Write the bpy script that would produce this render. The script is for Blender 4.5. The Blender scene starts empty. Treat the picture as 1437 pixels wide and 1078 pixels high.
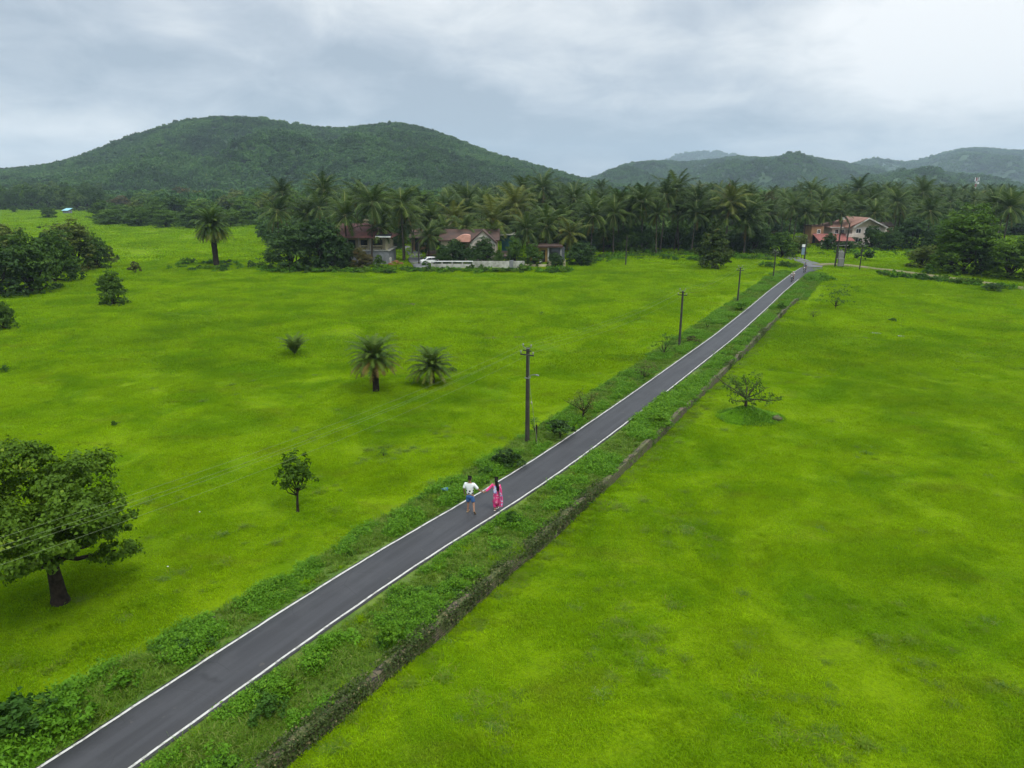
import bpy, bmesh, math, random
import numpy as np
from mathutils import Vector, Matrix

S = bpy.context.scene
COL = S.collection
PI = math.pi
R = math.radians

# ------------------------------------------------------------------ camera
CAM_H = 15.0
F_PX, PW, PH, HORIZ = 958.0, 1437.0, 1078.0, 262.0
TILT = math.atan((PH / 2 - HORIZ) / F_PX)
cam = bpy.data.objects.new("camera", bpy.data.cameras.new("camera"))
COL.objects.link(cam)
cam.location = (0, 0, CAM_H)
cam.rotation_euler = (PI / 2 - TILT, 0, 0)
cam.data.sensor_width = 36.0
cam.data.lens = 36.0 * F_PX / PW
cam.data.clip_start = 0.5
cam.data.clip_end = 30000
S.camera = cam

# ------------------------------------------------------------------ colour management, sampling
S.view_settings.view_transform = 'Standard'
S.view_settings.look = 'None'
S.view_settings.exposure = 0.10
S.view_settings.gamma = 1.0
S.cycles.max_bounces = 5
S.cycles.diffuse_bounces = 3
S.cycles.glossy_bounces = 2
S.cycles.transmission_bounces = 3
S.cycles.volume_bounces = 0
S.cycles.use_denoising = True
S.cycles.transparent_max_bounces = 4

# ------------------------------------------------------------------ sky and sun
SUN_EL, SUN_AZ = R(60), R(140)          # azimuth clockwise from +Y (the view direction)
W = bpy.data.worlds.new("World")
S.world = W
W.use_nodes = True
nt = W.node_tree
nt.nodes.clear()


class NG:
    """tiny node helper"""
    def __init__(s, tree): s.t = tree
    def n(s, typ, **kw):
        o = s.t.nodes.new(typ)
        for k, v in kw.items(): setattr(o, k, v)
        return o
    def link(s, a, b): s.t.links.new(a, b)
    def val(s, sock, v):
        if hasattr(v, 'is_output') or isinstance(v, bpy.types.NodeSocket): s.link(v, sock)
        else: sock.default_value = v
    def math(s, op, a, b=None, c=None, clamp=False):
        o = s.n('ShaderNodeMath', operation=op); o.use_clamp = clamp
        s.val(o.inputs[0], a)
        if b is not None: s.val(o.inputs[1], b)
        if c is not None: s.val(o.inputs[2], c)
        return o.outputs[0]
    def vmath(s, op, a, b=None):
        o = s.n('ShaderNodeVectorMath', operation=op)
        s.val(o.inputs[0], a)
        if b is not None: s.val(o.inputs[1], b)
        return o.outputs['Value'] if op in ('DOT_PRODUCT', 'LENGTH', 'DISTANCE') else o.outputs[0]
    def noise(s, vec, scale, detail=3, rough=0.55, dist=0.0):
        o = s.n('ShaderNodeTexNoise')
        if vec is not None: s.link(vec, o.inputs['Vector'])
        o.inputs['Scale'].default_value = scale
        o.inputs['Detail'].default_value = detail
        o.inputs['Roughness'].default_value = rough
        o.inputs['Distortion'].default_value = dist
        return o.outputs['Fac']
    def rng(s, v, a, b, c=0.0, d=1.0):
        o = s.n('ShaderNodeMapRange'); o.clamp = True
        o.interpolation_type = 'SMOOTHSTEP'
        s.val(o.inputs[0], v)
        for i, x in enumerate((a, b, c, d)): o.inputs[i + 1].default_value = x
        return o.outputs[0]
    def mix(s, f, a, b, mode='MIX'):
        o = s.n('ShaderNodeMix', data_type='RGBA', blend_type=mode)
        s.val(o.inputs[0], f)
        for k, v in ((6, a), (7, b)):
            s.val(o.inputs[k], tuple(v) + (1.0,) if isinstance(v, (tuple, list)) and len(v) == 3 else v)
        return o.outputs[2]


g = NG(nt)
out = g.n('ShaderNodeOutputWorld')
bg = g.n('ShaderNodeBackground')
bg.inputs['Strength'].default_value = 0.1
sky = g.n('ShaderNodeTexSky', sky_type='NISHITA')
sky.sun_disc = False
sky.sun_elevation = SUN_EL
sky.sun_rotation = SUN_AZ
tc = g.n('ShaderNodeTexCoord')
D = tc.outputs['Generated']
sx = g.n('ShaderNodeSeparateXYZ'); g.link(D, sx.inputs[0])
zz = g.math('MAXIMUM', sx.outputs['Z'], 0.0)
inv = g.math('DIVIDE', 1.0, g.math('ADD', zz, 0.30))
cx = g.n('ShaderNodeCombineXYZ')
g.link(g.math('MULTIPLY', sx.outputs['X'], inv), cx.inputs[0])
g.link(g.math('MULTIPLY', sx.outputs['Y'], inv), cx.inputs[1])
cv = cx.outputs[0]
n1 = g.noise(cv, 1.15, 4, 0.5, 0.6)
n2 = g.noise(cv, 3.4, 6, 0.6, 0.4)
cl = g.math('ADD', g.math('MULTIPLY', n1, 0.80), g.math('MULTIPLY', n2, 0.52)); cl = g.math('SUBTRACT', cl, .15)


def pix_dir(px, py):
    dx = (px - PW / 2) / F_PX; dy = -(py - PH / 2) / F_PX
    d = Vector((dx, math.cos(TILT) + dy * math.sin(TILT), -math.sin(TILT) + dy * math.cos(TILT)))
    return d


def lobe(px, py, k, amp, wz=1.0):
    """soft bright or dark bank of cloud round one compass direction"""
    d = pix_dir(px, py).normalized()
    df = g.vmath('SUBTRACT', D, tuple(d))
    df = g.vmath('MULTIPLY', df, (1, 1, wz))
    q = g.math('MULTIPLY', g.vmath('DOT_PRODUCT', df, df), -k)
    return g.math('MULTIPLY', g.math('EXPONENT', q), amp)


for a_ in ((1420, 40, 26, .44, 2.2), (30, 190, 60, .24, 3.5), (760, 180, 16, -.08, 4.0), (1090, 190, 30, -.10, 4.0), (840, 240, 120, .10, 3.0), (640, 195, 20, -.16, 3.0), (300, 95, 14, -.15, 4.0), (40, 235, 40, .10, 3.0), (560, 40, 18, .06, 3.0), (870, 30, 25, .10, 3.0),
           (1100, 120, 25, .05, 3.0), (200, 20, 60, .06, 4.0)):
    cl = g.math('ADD', cl, lobe(*a_))
ramp = g.n('ShaderNodeValToRGB')
e = ramp.color_ramp.elements
e[0].position = 0.34; e[0].color = (4.0, 4.7, 5.5, 1)
e[1].position = 0.80; e[1].color = (10.2, 10.3, 10.3, 1)
m = e.new(0.47); m.color = (5.5, 6.1, 6.8, 1)
m = e.new(0.62); m.color = (7.7, 8.1, 8.4, 1)
g.link(cl, ramp.inputs[0])
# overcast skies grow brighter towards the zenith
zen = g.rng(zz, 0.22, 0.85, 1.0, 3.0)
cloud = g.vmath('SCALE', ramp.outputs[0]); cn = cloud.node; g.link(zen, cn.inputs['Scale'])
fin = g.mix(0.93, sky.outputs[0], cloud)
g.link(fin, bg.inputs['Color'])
g.link(bg.outputs[0], out.inputs['Surface'])

sun = bpy.data.objects.new("sun", bpy.data.lights.new("sun", 'SUN'))
COL.objects.link(sun)
sun.data.energy = 2.0
sun.data.angle = R(14)
sun.data.color = (1.0, 0.95, 0.86)
sd_ = Vector((math.sin(SUN_AZ) * math.cos(SUN_EL), math.cos(SUN_AZ) * math.cos(SUN_EL), math.sin(SUN_EL)))
sun.rotation_euler = sd_.to_track_quat('Z', 'Y').to_euler()

# ------------------------------------------------------------------ geometry of the place
rs = np.random.RandomState(7)
random.seed(7)
U = np.array([math.sin(R(30.8)), math.cos(R(30.8))])       # along the road
N = np.array([math.cos(R(30.8)), -math.sin(R(30.8))])      # to its right
O = np.array([-11.467, 14.769])
ROAD_W = 2.3
_cs = np.array([-14, -5, 0, 6, 10, 14, 18, 22, 26, 33, 40, 52, 64, 85, 100, 110, 124, 136, 142])
_cd = np.array([0, 0, 0, 0, .06, .25, .6, .85, .99, 1.02, 1.0, .85, .72, -.05, -.75, -1.05, -1.5, -1.6, -1.4])
_ws = np.array([-14, -2, 4, 7, 10, 13, 17, 24, 30, 36, 42, 57, 70, 80, 96, 120])
_wd = np.array([3.55, 3.85, 4.07, 4.18, 4.25, 4.30, 4.40, 4.50, 4.45, 4.36, 4.2, 3.84, 3.5, 3.2, 2.85, 2.6])
_ls = np.array([-14, 1.5, 5, 8, 14, 21, 37, 47, 70, 97, 120, 145])
_ld = np.array([-3.8, -3.5, -3.2, -2.9, -2.7, -2.6, -2.62, -2.95, -3.6, -4.6, -5.4, -5.6])
smooth = lambda t: t * t * (3 - 2 * t)
c_d = lambda s: (np.interp(s - 2.5, _cs, _cd) + np.interp(s, _cs, _cd) + np.interp(s + 2.5, _cs, _cd)) / 3
w_d = lambda s: (np.interp(s - 5, _ws, _wd) + np.interp(s - 2, _ws, _wd) + np.interp(s + 2, _ws, _wd) + np.interp(s + 5, _ws, _wd)) / 4
l_d = lambda s: np.interp(s, _ls, _ld)


def to_sd(x, y):
    return (x - O[0]) * U[0] + (y - O[1]) * U[1], (x - O[0]) * N[0] + (y - O[1]) * N[1]


def to_xy(s, d):
    return O[0] + U[0] * s + N[0] * d, O[1] + U[1] * s + N[1] * d


def wav(x, y, f, ph):
    return (np.sin(x * f + ph + 1.3 * np.sin(y * f * .7 + ph * 2)) * np.sin(y * f * 1.13 - ph + 1.1 * np.sin(x * f * .6 + ph)))


def gz(x, y):
    """height of the field sheet"""
    x = np.asarray(x, float); y = np.asarray(y, float)
    s, d = to_sd(x, y)
    right = smooth(np.clip((d - w_d(s) + .5) / .6, 0, 1))
    left = smooth(np.clip((l_d(s) - d + .3) / .6, 0, 1))
    base = -0.46 * right - 0.30 * left + (-.55) * (1 - np.clip(right + left, 0, 1))
    near = 1 - smooth(np.clip((s - 92) / 35, 0, 1))
    near = near * (1 - smooth(np.clip((y - 120) / 40, 0, 1)))
    base = base * near - .12 * (1 - near)
    amp = 1 - .6 * (1 - np.clip(right + left, 0, 1))
    b = .10 * wav(x, y, .33, .4) + .06 * wav(x, y, .9, 1.7) + .02 * wav(x, y, 2.1, 2.2)
    return base + b * amp


def verge_z(s, d):
    c = c_d(s)
    off = d - c
    z = np.where(off > 0, -.06 - .0 * off, -.06 - .10 * np.clip((-off - 1.15) / 1.6, 0, 1))
    bump = .05 * wav(s, d, 1.7, .3) + .03 * wav(s, d * 1.3, 3.9, 1.1)
    k = np.clip((np.abs(off) - 1.2) / .5, 0, 1)
    return z + bump * k


def surf(x, y):
    x = np.asarray(x, float); y = np.asarray(y, float)
    s, d = to_sd(x, y)
    inside = (d > l_d(s)) & (d < w_d(s)) & (s < 128) & (s > -14)
    return np.where(inside, np.maximum(verge_z(s, d), gz(x, y)), gz(x, y))


def ray(px, py, Y):
    d = pix_dir(px, py)
    t = Y / d.y
    return Vector((d.x * t, Y, CAM_H + d.z * t))


def at(px, py):
    """ground point seen at a pixel of the photograph"""
    d = pix_dir(px, py); z = 0.0
    for _ in range(6):
        t = (z - CAM_H) / d.z
        x, y = d.x * t, d.y * t
        z = float(surf(x, y))
    return Vector((x, y, z))


def px_size(P, px):
    """metres that span px pixels at P"""
    fwd = P.y * math.cos(TILT) - (P.z - CAM_H) * math.sin(TILT)
    return px * fwd / F_PX


# ------------------------------------------------------------------ materials
def mat(name):
    m = bpy.data.materials.new(name); m.use_nodes = True
    t = m.node_tree; t.nodes.clear()
    k = NG(t)
    o = k.n('ShaderNodeOutputMaterial'); p = k.n('ShaderNodeBsdfPrincipled')
    k.link(p.outputs[0], o.inputs[0])
    return m, k, p, o


def plain(name, c1, c2=None, rough=.7, scale=3.0, spec=.3, metal=0.0, bump=0.0):
    m, k, p, o = mat(name)
    geo = k.n('ShaderNodeNewGeometry')
    c2 = c2 or tuple(x * .75 for x in c1)
    f = k.noise(geo.outputs['Position'], scale, 5, .65)
    f = k.rng(f, .35, .68)
    k.link(k.mix(f, c1, c2), p.inputs['Base Color'])
    p.inputs['Roughness'].default_value = rough
    p.inputs['Specular IOR Level'].default_value = spec
    p.inputs['Metallic'].default_value = metal
    if bump:
        b = k.n('ShaderNodeBump'); b.inputs['Strength'].default_value = bump; b.inputs['Distance'].default_value = .03
        k.link(k.noise(geo.outputs['Position'], scale * 6, 4, .6), b.inputs['Height']); k.link(b.outputs[0], p.inputs['Normal'])
    return m


def field_colour(k):
    geo = k.n('ShaderNodeNewGeometry')
    P = k.vmath('MULTIPLY', geo.outputs['Position'], (1, 1, 0))
    big = k.noise(P, .045, 4, .6, .6)
    mid = k.noise(P, .16, 5, .62, .8)
    fine = k.noise(P, 1.1, 4, .6)
    st = k.noise(k.vmath('MULTIPLY', P, (.6, 1.25, 1)), .35, 5, .65, .5)
    A = (.228, .368, .0030)    # yellow-green
    B = (.145, .280, .0025)     # fresh green
    C = (.175, .215, .014)     # olive brown
    c = k.mix(k.rng(mid, .34, .60), B, A)
    c = k.mix(k.math('MULTIPLY', k.rng(st, .52, .74), .55), c, C)
    c = k.mix(k.math('MULTIPLY', k.rng(big, .50, .68), .5), c, (.085, .185, .005))
    c = k.mix(k.math('MULTIPLY', k.rng(fine, .48, .75), .35), c, (.090, .175, .003))
    return c, P


def grass_mat():
    m, k, p, o = mat('field_grass_blades')
    c, P = field_colour(k)
    oi = k.n('ShaderNodeObjectInfo')
    at_ = k.n('ShaderNodeAttribute', attribute_name='tint')
    v = k.math('ADD', k.math('MULTIPLY', at_.outputs['Fac'], .34), k.math('MULTIPLY', oi.outputs['Random'], .25))
    v = k.math('ADD', v, .74)
    sc = k.vmath('SCALE', c); k.link(v, sc.node.inputs['Scale'])
    k.link(sc, p.inputs['Base Color'])
    p.inputs['Roughness'].default_value = .7
    p.inputs['Specular IOR Level'].default_value = .03
    tr = k.n('ShaderNodeBsdfTranslucent'); k.link(sc, tr.inputs[0])
    mx = k.n('ShaderNodeMixShader'); mx.inputs[0].default_value = .48
    k.link(p.outputs[0], mx.inputs[1]); k.link(tr.outputs[0], mx.inputs[2]); k.link(mx.outputs[0], o.inputs[0])
    return m


def ground_mat():
    m, k, p, o = mat('field_turf')
    c, P = field_colour(k)
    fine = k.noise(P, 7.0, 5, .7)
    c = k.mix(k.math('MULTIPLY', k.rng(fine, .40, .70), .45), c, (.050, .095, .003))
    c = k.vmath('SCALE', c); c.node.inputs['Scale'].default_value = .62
    k.link(c, p.inputs['Base Color'])
    p.inputs['Roughness'].default_value = .9
    p.inputs['Specular IOR Level'].default_value = .03
    b = k.n('ShaderNodeBump'); b.inputs['Strength'].default_value = .9; b.inputs['Distance'].default_value = .12
    k.link(k.math('ADD', k.noise(P, 4.0, 6, .7), k.math('MULTIPLY', k.noise(P, .9, 4, .6), 1.6)), b.inputs['Height'])
    k.link(b.outputs[0], p.inputs['Normal'])
    return m


def leaf_mat(name, c1, c2, c3=None, trans=.3, spec=.12, patch=None):
    """c1 dark leaf, c2 light leaf, c3 odd leaf"""
    m, k, p, o = mat(name)
    a = k.n('ShaderNodeAttribute', attribute_name='tint')
    oi = k.n('ShaderNodeObjectInfo')
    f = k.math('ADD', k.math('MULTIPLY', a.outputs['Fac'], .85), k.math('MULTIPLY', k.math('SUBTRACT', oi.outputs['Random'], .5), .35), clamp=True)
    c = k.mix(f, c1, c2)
    if c3 is not None:
        c = k.mix(k.rng(a.outputs['Fac'], .90, .97), c, c3)
    if patch:       # stands of different trees over a hillside
        geo = k.n('ShaderNodeNewGeometry')
        f1 = k.noise(geo.outputs['Position'], patch[0], 5, .62, .4); f2 = k.noise(geo.outputs['Position'], patch[0] * 4.3, 3, .6)
        sc = k.vmath('SCALE', c); k.link(k.math('ADD', k.rng(f1, .34, .66, .60, 1.35), k.rng(f2, .35, .65, -.18, .18)), sc.node.inputs['Scale'])
        c = k.mix(k.math('MULTIPLY', k.rng(f1, .50, .70), .5), sc, patch[1])
    k.link(c, p.inputs['Base Color'])
    p.inputs['Roughness'].default_value = .5
    p.inputs['Specular IOR Level'].default_value = spec
    tr = k.n('ShaderNodeBsdfTranslucent'); k.link(c, tr.inputs[0])
    mx = k.n('ShaderNodeMixShader'); mx.inputs[0].default_value = trans
    k.link(p.outputs[0], mx.inputs[1]); k.link(tr.outputs[0], mx.inputs[2]); k.link(mx.outputs[0], o.inputs[0])
    return m


M = {}
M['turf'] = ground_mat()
M['blades'] = grass_mat()
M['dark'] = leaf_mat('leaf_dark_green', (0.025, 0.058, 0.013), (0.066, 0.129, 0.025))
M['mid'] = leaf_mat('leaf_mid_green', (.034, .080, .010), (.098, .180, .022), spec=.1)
M['light'] = leaf_mat('leaf_light_green', (0.049, 0.112, 0.009), (0.134, 0.233, 0.020), spec=.1)
M['olive'] = leaf_mat('leaf_olive_green', (0.062, 0.103, 0.017), (0.181, 0.224, 0.038), (0.274, 0.205, 0.052))
M['olive_dark'] = leaf_mat('leaf_olive_dark', (.034, .062, .010), (.088, .125, .020), (.15, .13, .03))
M['rust'] = leaf_mat('leaf_rusty_top', (0.047, 0.063, 0.017), (0.182, 0.146, 0.049), (0.277, 0.139, 0.055))
M['grove'] = leaf_mat('leaf_wood_green', (0.045, 0.095, 0.021), (0.128, 0.199, 0.041))
M['big'] = leaf_mat('leaf_lone_tree', (0.034, 0.080, 0.005), (0.116, 0.209, 0.013), (0.200, 0.278, 0.024))
M['hill'] = leaf_mat('leaf_hill_forest', (0.031, 0.086, 0.022), (0.096, 0.198, 0.041), (0.168, 0.228, 0.060), patch=(.011, (0.102, 0.180, 0.036)))
M['palm'] = leaf_mat('palm_frond', (0.026, 0.054, 0.006), (0.106, 0.157, 0.024), (0.324, 0.324, 0.119), spec=.1)  # last colour: pale midribs, brightened to paint highlights on the fronds
M['palm_dark'] = leaf_mat('palm_frond_dark', (0.021, 0.044, 0.007), (0.078, 0.124, 0.021), (0.260, 0.273, 0.104), spec=.1)  # midribs carry the same painted highlight, a little dimmer
M['palm_yellow'] = leaf_mat('palm_frond_yellow', (0.061, 0.087, 0.011), (0.164, 0.180, 0.022), (0.226, 0.196, 0.041), spec=.15)
M['palm_dry'] = leaf_mat('palm_frond_dry', (.120, .085, .020), (.240, .180, .050))
M['date'] = leaf_mat('date_palm_frond', (0.041, 0.087, 0.010), (0.124, 0.182, 0.025), (0.166, 0.166, 0.041), spec=.1)
M['weed'] = leaf_mat('weed_leaf', (0.050, 0.139, 0.006), (0.126, 0.284, 0.013), (0.189, 0.315, 0.025))
M['weed_dark'] = leaf_mat('weed_leaf_dark', (0.028, 0.076, 0.009), (0.070, 0.166, 0.019))
M['weed_bright'] = leaf_mat('weed_leaf_bright', (.070, .170, .006), (.150, .300, .014))
M['verge_grass'] = leaf_mat('verge_grass_blade', (0.067, 0.151, 0.007), (0.158, 0.268, 0.022), (0.243, 0.255, 0.073))
M['tussock'] = leaf_mat('tussock_blade', (.095, .180, .006), (.160, .245, .014), (.21, .22, .03))
M['creeper'] = leaf_mat('creeper_leaf', (.024, .048, .010), (.085, .115, .030), (.20, .17, .08))
M['bark'] = plain('bark', (.040, .030, .022), (.016, .012, .009), .9, 5, .1, bump=.8)
M['bark_pale'] = plain('bark_pale', (.085, .072, .055), (.035, .028, .022), .9, 5, .1, bump=.6)
M['palm_bark'] = plain('palm_bark', (.095, .080, .062), (.035, .028, .022), .9, 4, .1, bump=.6)


def road_mat():
    m, k, p, o = mat('asphalt')
    geo = k.n('ShaderNodeNewGeometry'); P = geo.outputs['Position']
    s_ = k.vmath('DOT_PRODUCT', P, (U[0], U[1], 0)); d_ = k.vmath('DOT_PRODUCT', P, (N[0], N[1], 0))
    q = k.n('ShaderNodeCombineXYZ'); k.link(k.math('MULTIPLY', s_, .10), q.inputs[0]); k.link(k.math('MULTIPLY', d_, 2.2), q.inputs[1])
    lanes = k.noise(q.outputs[0], 1.0, 4, .55)
    grain = k.noise(P, 26, 4, .75)
    blot = k.noise(P, .55, 5, .6)
    c = k.mix(k.rng(lanes, .38, .64), (.028, .028, .030), (.040, .040, .043))
    c = k.mix(k.math('MULTIPLY', k.rng(blot, .45, .72), .55), c, (.050, .050, .052))
    c = k.mix(k.math('MULTIPLY', k.rng(grain, .45, .8), .5), c, (.022, .022, .025))
    vo = k.n('ShaderNodeTexVoronoi'); vo.feature = 'DISTANCE_TO_EDGE'; vo.inputs['Scale'].default_value = .55
    wob = k.vmath('ADD', P, k.vmath('SCALE', k.n('ShaderNodeTexNoise').outputs['Color']))
    k.link(wob, vo.inputs['Vector'])
    crack = k.math('MULTIPLY', k.rng(vo.outputs['Distance'], 0, .012, 1, 0), k.rng(blot, .48, .60))
    c = k.mix(k.math('MULTIPLY', crack, .55), c, (.015, .015, .016))
    spots_ = k.noise(P, 2.4, 2, .5); c = k.mix(k.math('MULTIPLY', k.rng(spots_, .68, .74), .35), c, (.085, .078, .066))
    k.link(c, p.inputs['Base Color'])
    p.inputs['Roughness'].default_value = .62
    p.inputs['Specular IOR Level'].default_value = .35
    b = k.n('ShaderNodeBump'); b.inputs['Strength'].default_value = .5; b.inputs['Distance'].default_value = .01
    k.link(grain, b.inputs['Height']); k.link(b.outputs[0], p.inputs['Normal'])
    return m


M['road'] = road_mat()
M['old_road'] = plain('worn_asphalt', (.145, .145, .145), (.095, .095, .098), .85, 1.2, .2)
M['track'] = plain('dirt_track', (.200, .165, .105), (.120, .140, .040), .95, .8, .1)


def line_mat():
    m, k, p, o = mat('road_paint')
    geo = k.n('ShaderNodeNewGeometry'); P = geo.outputs['Position']
    w = k.noise(P, 3.2, 6, .75)
    c = k.mix(k.math('MULTIPLY', k.rng(w, .47, .66), .9), (.46, .45, .41), (.15, .145, .12))
    k.link(c, p.inputs['Base Color']); p.inputs['Roughness'].default_value = .7
    return m


M['paint'] = line_mat()


def verge_mat():
    m, k, p, o = mat('verge_soil_and_grass')
    geo = k.n('ShaderNodeNewGeometry'); P = geo.outputs['Position']
    a = k.noise(P, .5, 5, .6); b_ = k.noise(P, 6, 5, .7)
    c = k.mix(k.rng(a, .4, .62), (.055, .115, .006), (.105, .165, .014))
    c = k.mix(k.math('MULTIPLY', k.rng(b_, .5, .75), .7), c, (.060, .050, .026))
    k.link(c, p.inputs['Base Color']); p.inputs['Roughness'].default_value = .95
    b = k.n('ShaderNodeBump'); b.inputs['Strength'].default_value = 1; b.inputs['Distance'].default_value = .08
    k.link(b_, b.inputs['Height']); k.link(b.outputs[0], p.inputs['Normal'])
    return m


M['verge'] = verge_mat()


def stone_mat():
    m, k, p, o = mat('laterite_stone')
    geo = k.n('ShaderNodeNewGeometry'); P = geo.outputs['Position']
    s_ = k.vmath('DOT_PRODUCT', P, (U[0], U[1], 0))
    sp = k.n('ShaderNodeSeparateXYZ'); k.link(P, sp.inputs[0])
    q = k.n('ShaderNodeCombineXYZ'); k.link(s_, q.inputs[0]); k.link(sp.outputs['Z'], q.inputs[1])
    br = k.n('ShaderNodeTexBrick'); k.link(q.outputs[0], br.inputs['Vector'])
    br.inputs['Scale'].default_value = 2.6
    br.inputs['Color1'].default_value = (.135, .100, .062, 1); br.inputs['Color2'].default_value = (.100, .080, .055, 1)
    br.inputs['Mortar'].default_value = (.022, .020, .016, 1); br.inputs['Mortar Size'].default_value = .035
    moss = k.noise(P, 1.3, 6, .7)
    c = k.mix(k.math('MULTIPLY', k.rng(moss, .38, .62), .85), br.outputs['Color'], (.070, .090, .016))
    k.link(c, p.inputs['Base Color']); p.inputs['Roughness'].default_value = .95
    b = k.n('ShaderNodeBump'); b.inputs['Strength'].default_value = .9; b.inputs['Distance'].default_value = .05
    k.link(k.math('ADD', br.outputs['Fac'], k.noise(P, 9, 5, .7)), b.inputs['Height']); k.link(b.outputs[0], p.inputs['Normal'])
    return m


M['stone'] = stone_mat()
M['wet'] = plain('puddle_water', (.16, .17, .16), (.12, .13, .12), .08, 2, .6)
M['soil'] = plain('bare_soil', (.115, .085, .055), (.075, .070, .030), .95, 2.5, .1)
M['pole'] = plain('cast_concrete', (.055, .050, .042), (.030, .028, .024), .85, 2.5, .2)
M['steel'] = plain('galvanised_steel', (.30, .30, .29), (.18, .17, .16), .5, 8, .5, .6)
M['porcelain'] = plain('insulator', (.28, .26, .24), (.2, .18, .16), .3, 8, .5)
M['wire'] = plain('wire', (.20, .25, .12), (.14, .18, .09), .5, 4, .4)
M['white_wall'] = plain('whitewash', (.46, .45, .41), (.22, .22, .18), .85, .9, .2)
M['cream'] = plain('cream_plaster', (.52, .45, .30), (.36, .31, .20), .85, .8, .2)
M['offwhite'] = plain('offwhite_plaster', (.60, .53, .46), (.46, .40, .34), .85, .8, .2)
M['ochre'] = plain('ochre_plaster', (.42, .25, .075), (.30, .18, .06), .85, .8, .2)
M['tan'] = plain('tan_plaster', (.29, .17, .085), (.21, .12, .065), .85, .7, .2)
M['grey_wall'] = plain('grey_cement', (.215, .225, .235), (.13, .135, .14), .85, .8, .2)
M['dark_open'] = plain('dark_interior', (.014, .014, .015), (.008, .008, .008), .6, 2, .2)
M['glass'] = plain('window_glass', (.020, .024, .028), (.012, .015, .018), .12, 2, .6)
M['salmon'] = plain('salmon_paint', (.58, .30, .23), (.45, .22, .16), .7, 1.2, .3)
M['teal'] = plain('teal_sheet', (.010, .085, .095), (.006, .05, .055), .5, 1.5, .4)
M['blue'] = plain('blue_sheet', (.035, .11, .26), (.02, .06, .14), .5, 1.5, .4)
M['white_paint'] = plain('white_paint', (.78, .78, .76), (.6, .6, .58), .4, 2, .5)
M['rubber'] = plain('rubber', (.014, .014, .015), (.02, .02, .02), .8, 5, .2)
M['black'] = plain('black_plastic', (.018, .018, .020), (.012, .012, .013), .4, 5, .4)
M['chrome'] = plain('dull_metal', (.4, .4, .41), (.25, .25, .26), .35, 6, .5, .8)
M['red_paint'] = plain('red_paint', (.42, .03, .025), (.3, .02, .02), .4, 3, .4)
M['bluegrey'] = plain('blue_grey_board', (.17, .25, .30), (.12, .17, .2), .5, 2, .3)


def tile_mat(name, c1, c2, c3, sc=3.0):
    m, k, p, o = mat(name)
    tc_ = k.n('ShaderNodeTexCoord'); P = tc_.outputs['Object']
    wv = k.n('ShaderNodeTexWave'); wv.bands_direction = 'X'; wv.inputs['Scale'].default_value = sc
    wv.inputs['Distortion'].default_value = .3; k.link(P, wv.inputs['Vector'])
    n_ = k.noise(P, .7, 6, .65)
    c = k.mix(k.rng(n_, .36, .62), c1, c2)
    c = k.mix(k.math('MULTIPLY', k.rng(wv.outputs['Fac'], .1, .9), .35), c, c3)
    k.link(c, p.inputs['Base Color']); p.inputs['Roughness'].default_value = .85
    b = k.n('ShaderNodeBump'); b.inputs['Strength'].default_value = .7; b.inputs['Distance'].default_value = .05
    k.link(wv.outputs['Fac'], b.inputs['Height']); k.link(b.outputs[0], p.inputs['Normal'])
    return m


M['tile_red'] = tile_mat('roof_red', (.27, .100, .082), (.17, .070, .060), (.10, .045, .04))
M['tile_orange'] = tile_mat('roof_orange', (.36, .190, .130), (.27, .140, .10), (.18, .09, .065))
M['tile_brown'] = tile_mat('roof_brown', (.105, .052, .034), (.060, .036, .028), (.03, .02, .016))
M['sheet_red'] = tile_mat('roof_red_sheet', (.33, .11, .09), (.26, .09, .075), (.19, .06, .05), 5)
M['skin'] = plain('skin', (.26, .14, .085), (.22, .115, .07), .55, 6, .3)
M['hair'] = plain('hair', (.006, .005, .005), (.010, .008, .007), .6, 20, .12)
M['denim'] = plain('denim', (.060, .150, .34), (.035, .09, .23), .85, 9, .2)
M['sole'] = plain('sandal', (.30, .22, .13), (.2, .14, .08), .8, 9, .2)
M['cloth_grey'] = plain('grey_cloth', (.16, .17, .19), (.10, .11, .13), .85, 9, .2)
M['cloth_dark'] = plain('dark_cloth', (.03, .035, .05), (.02, .022, .03), .85, 9, .2)


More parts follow.
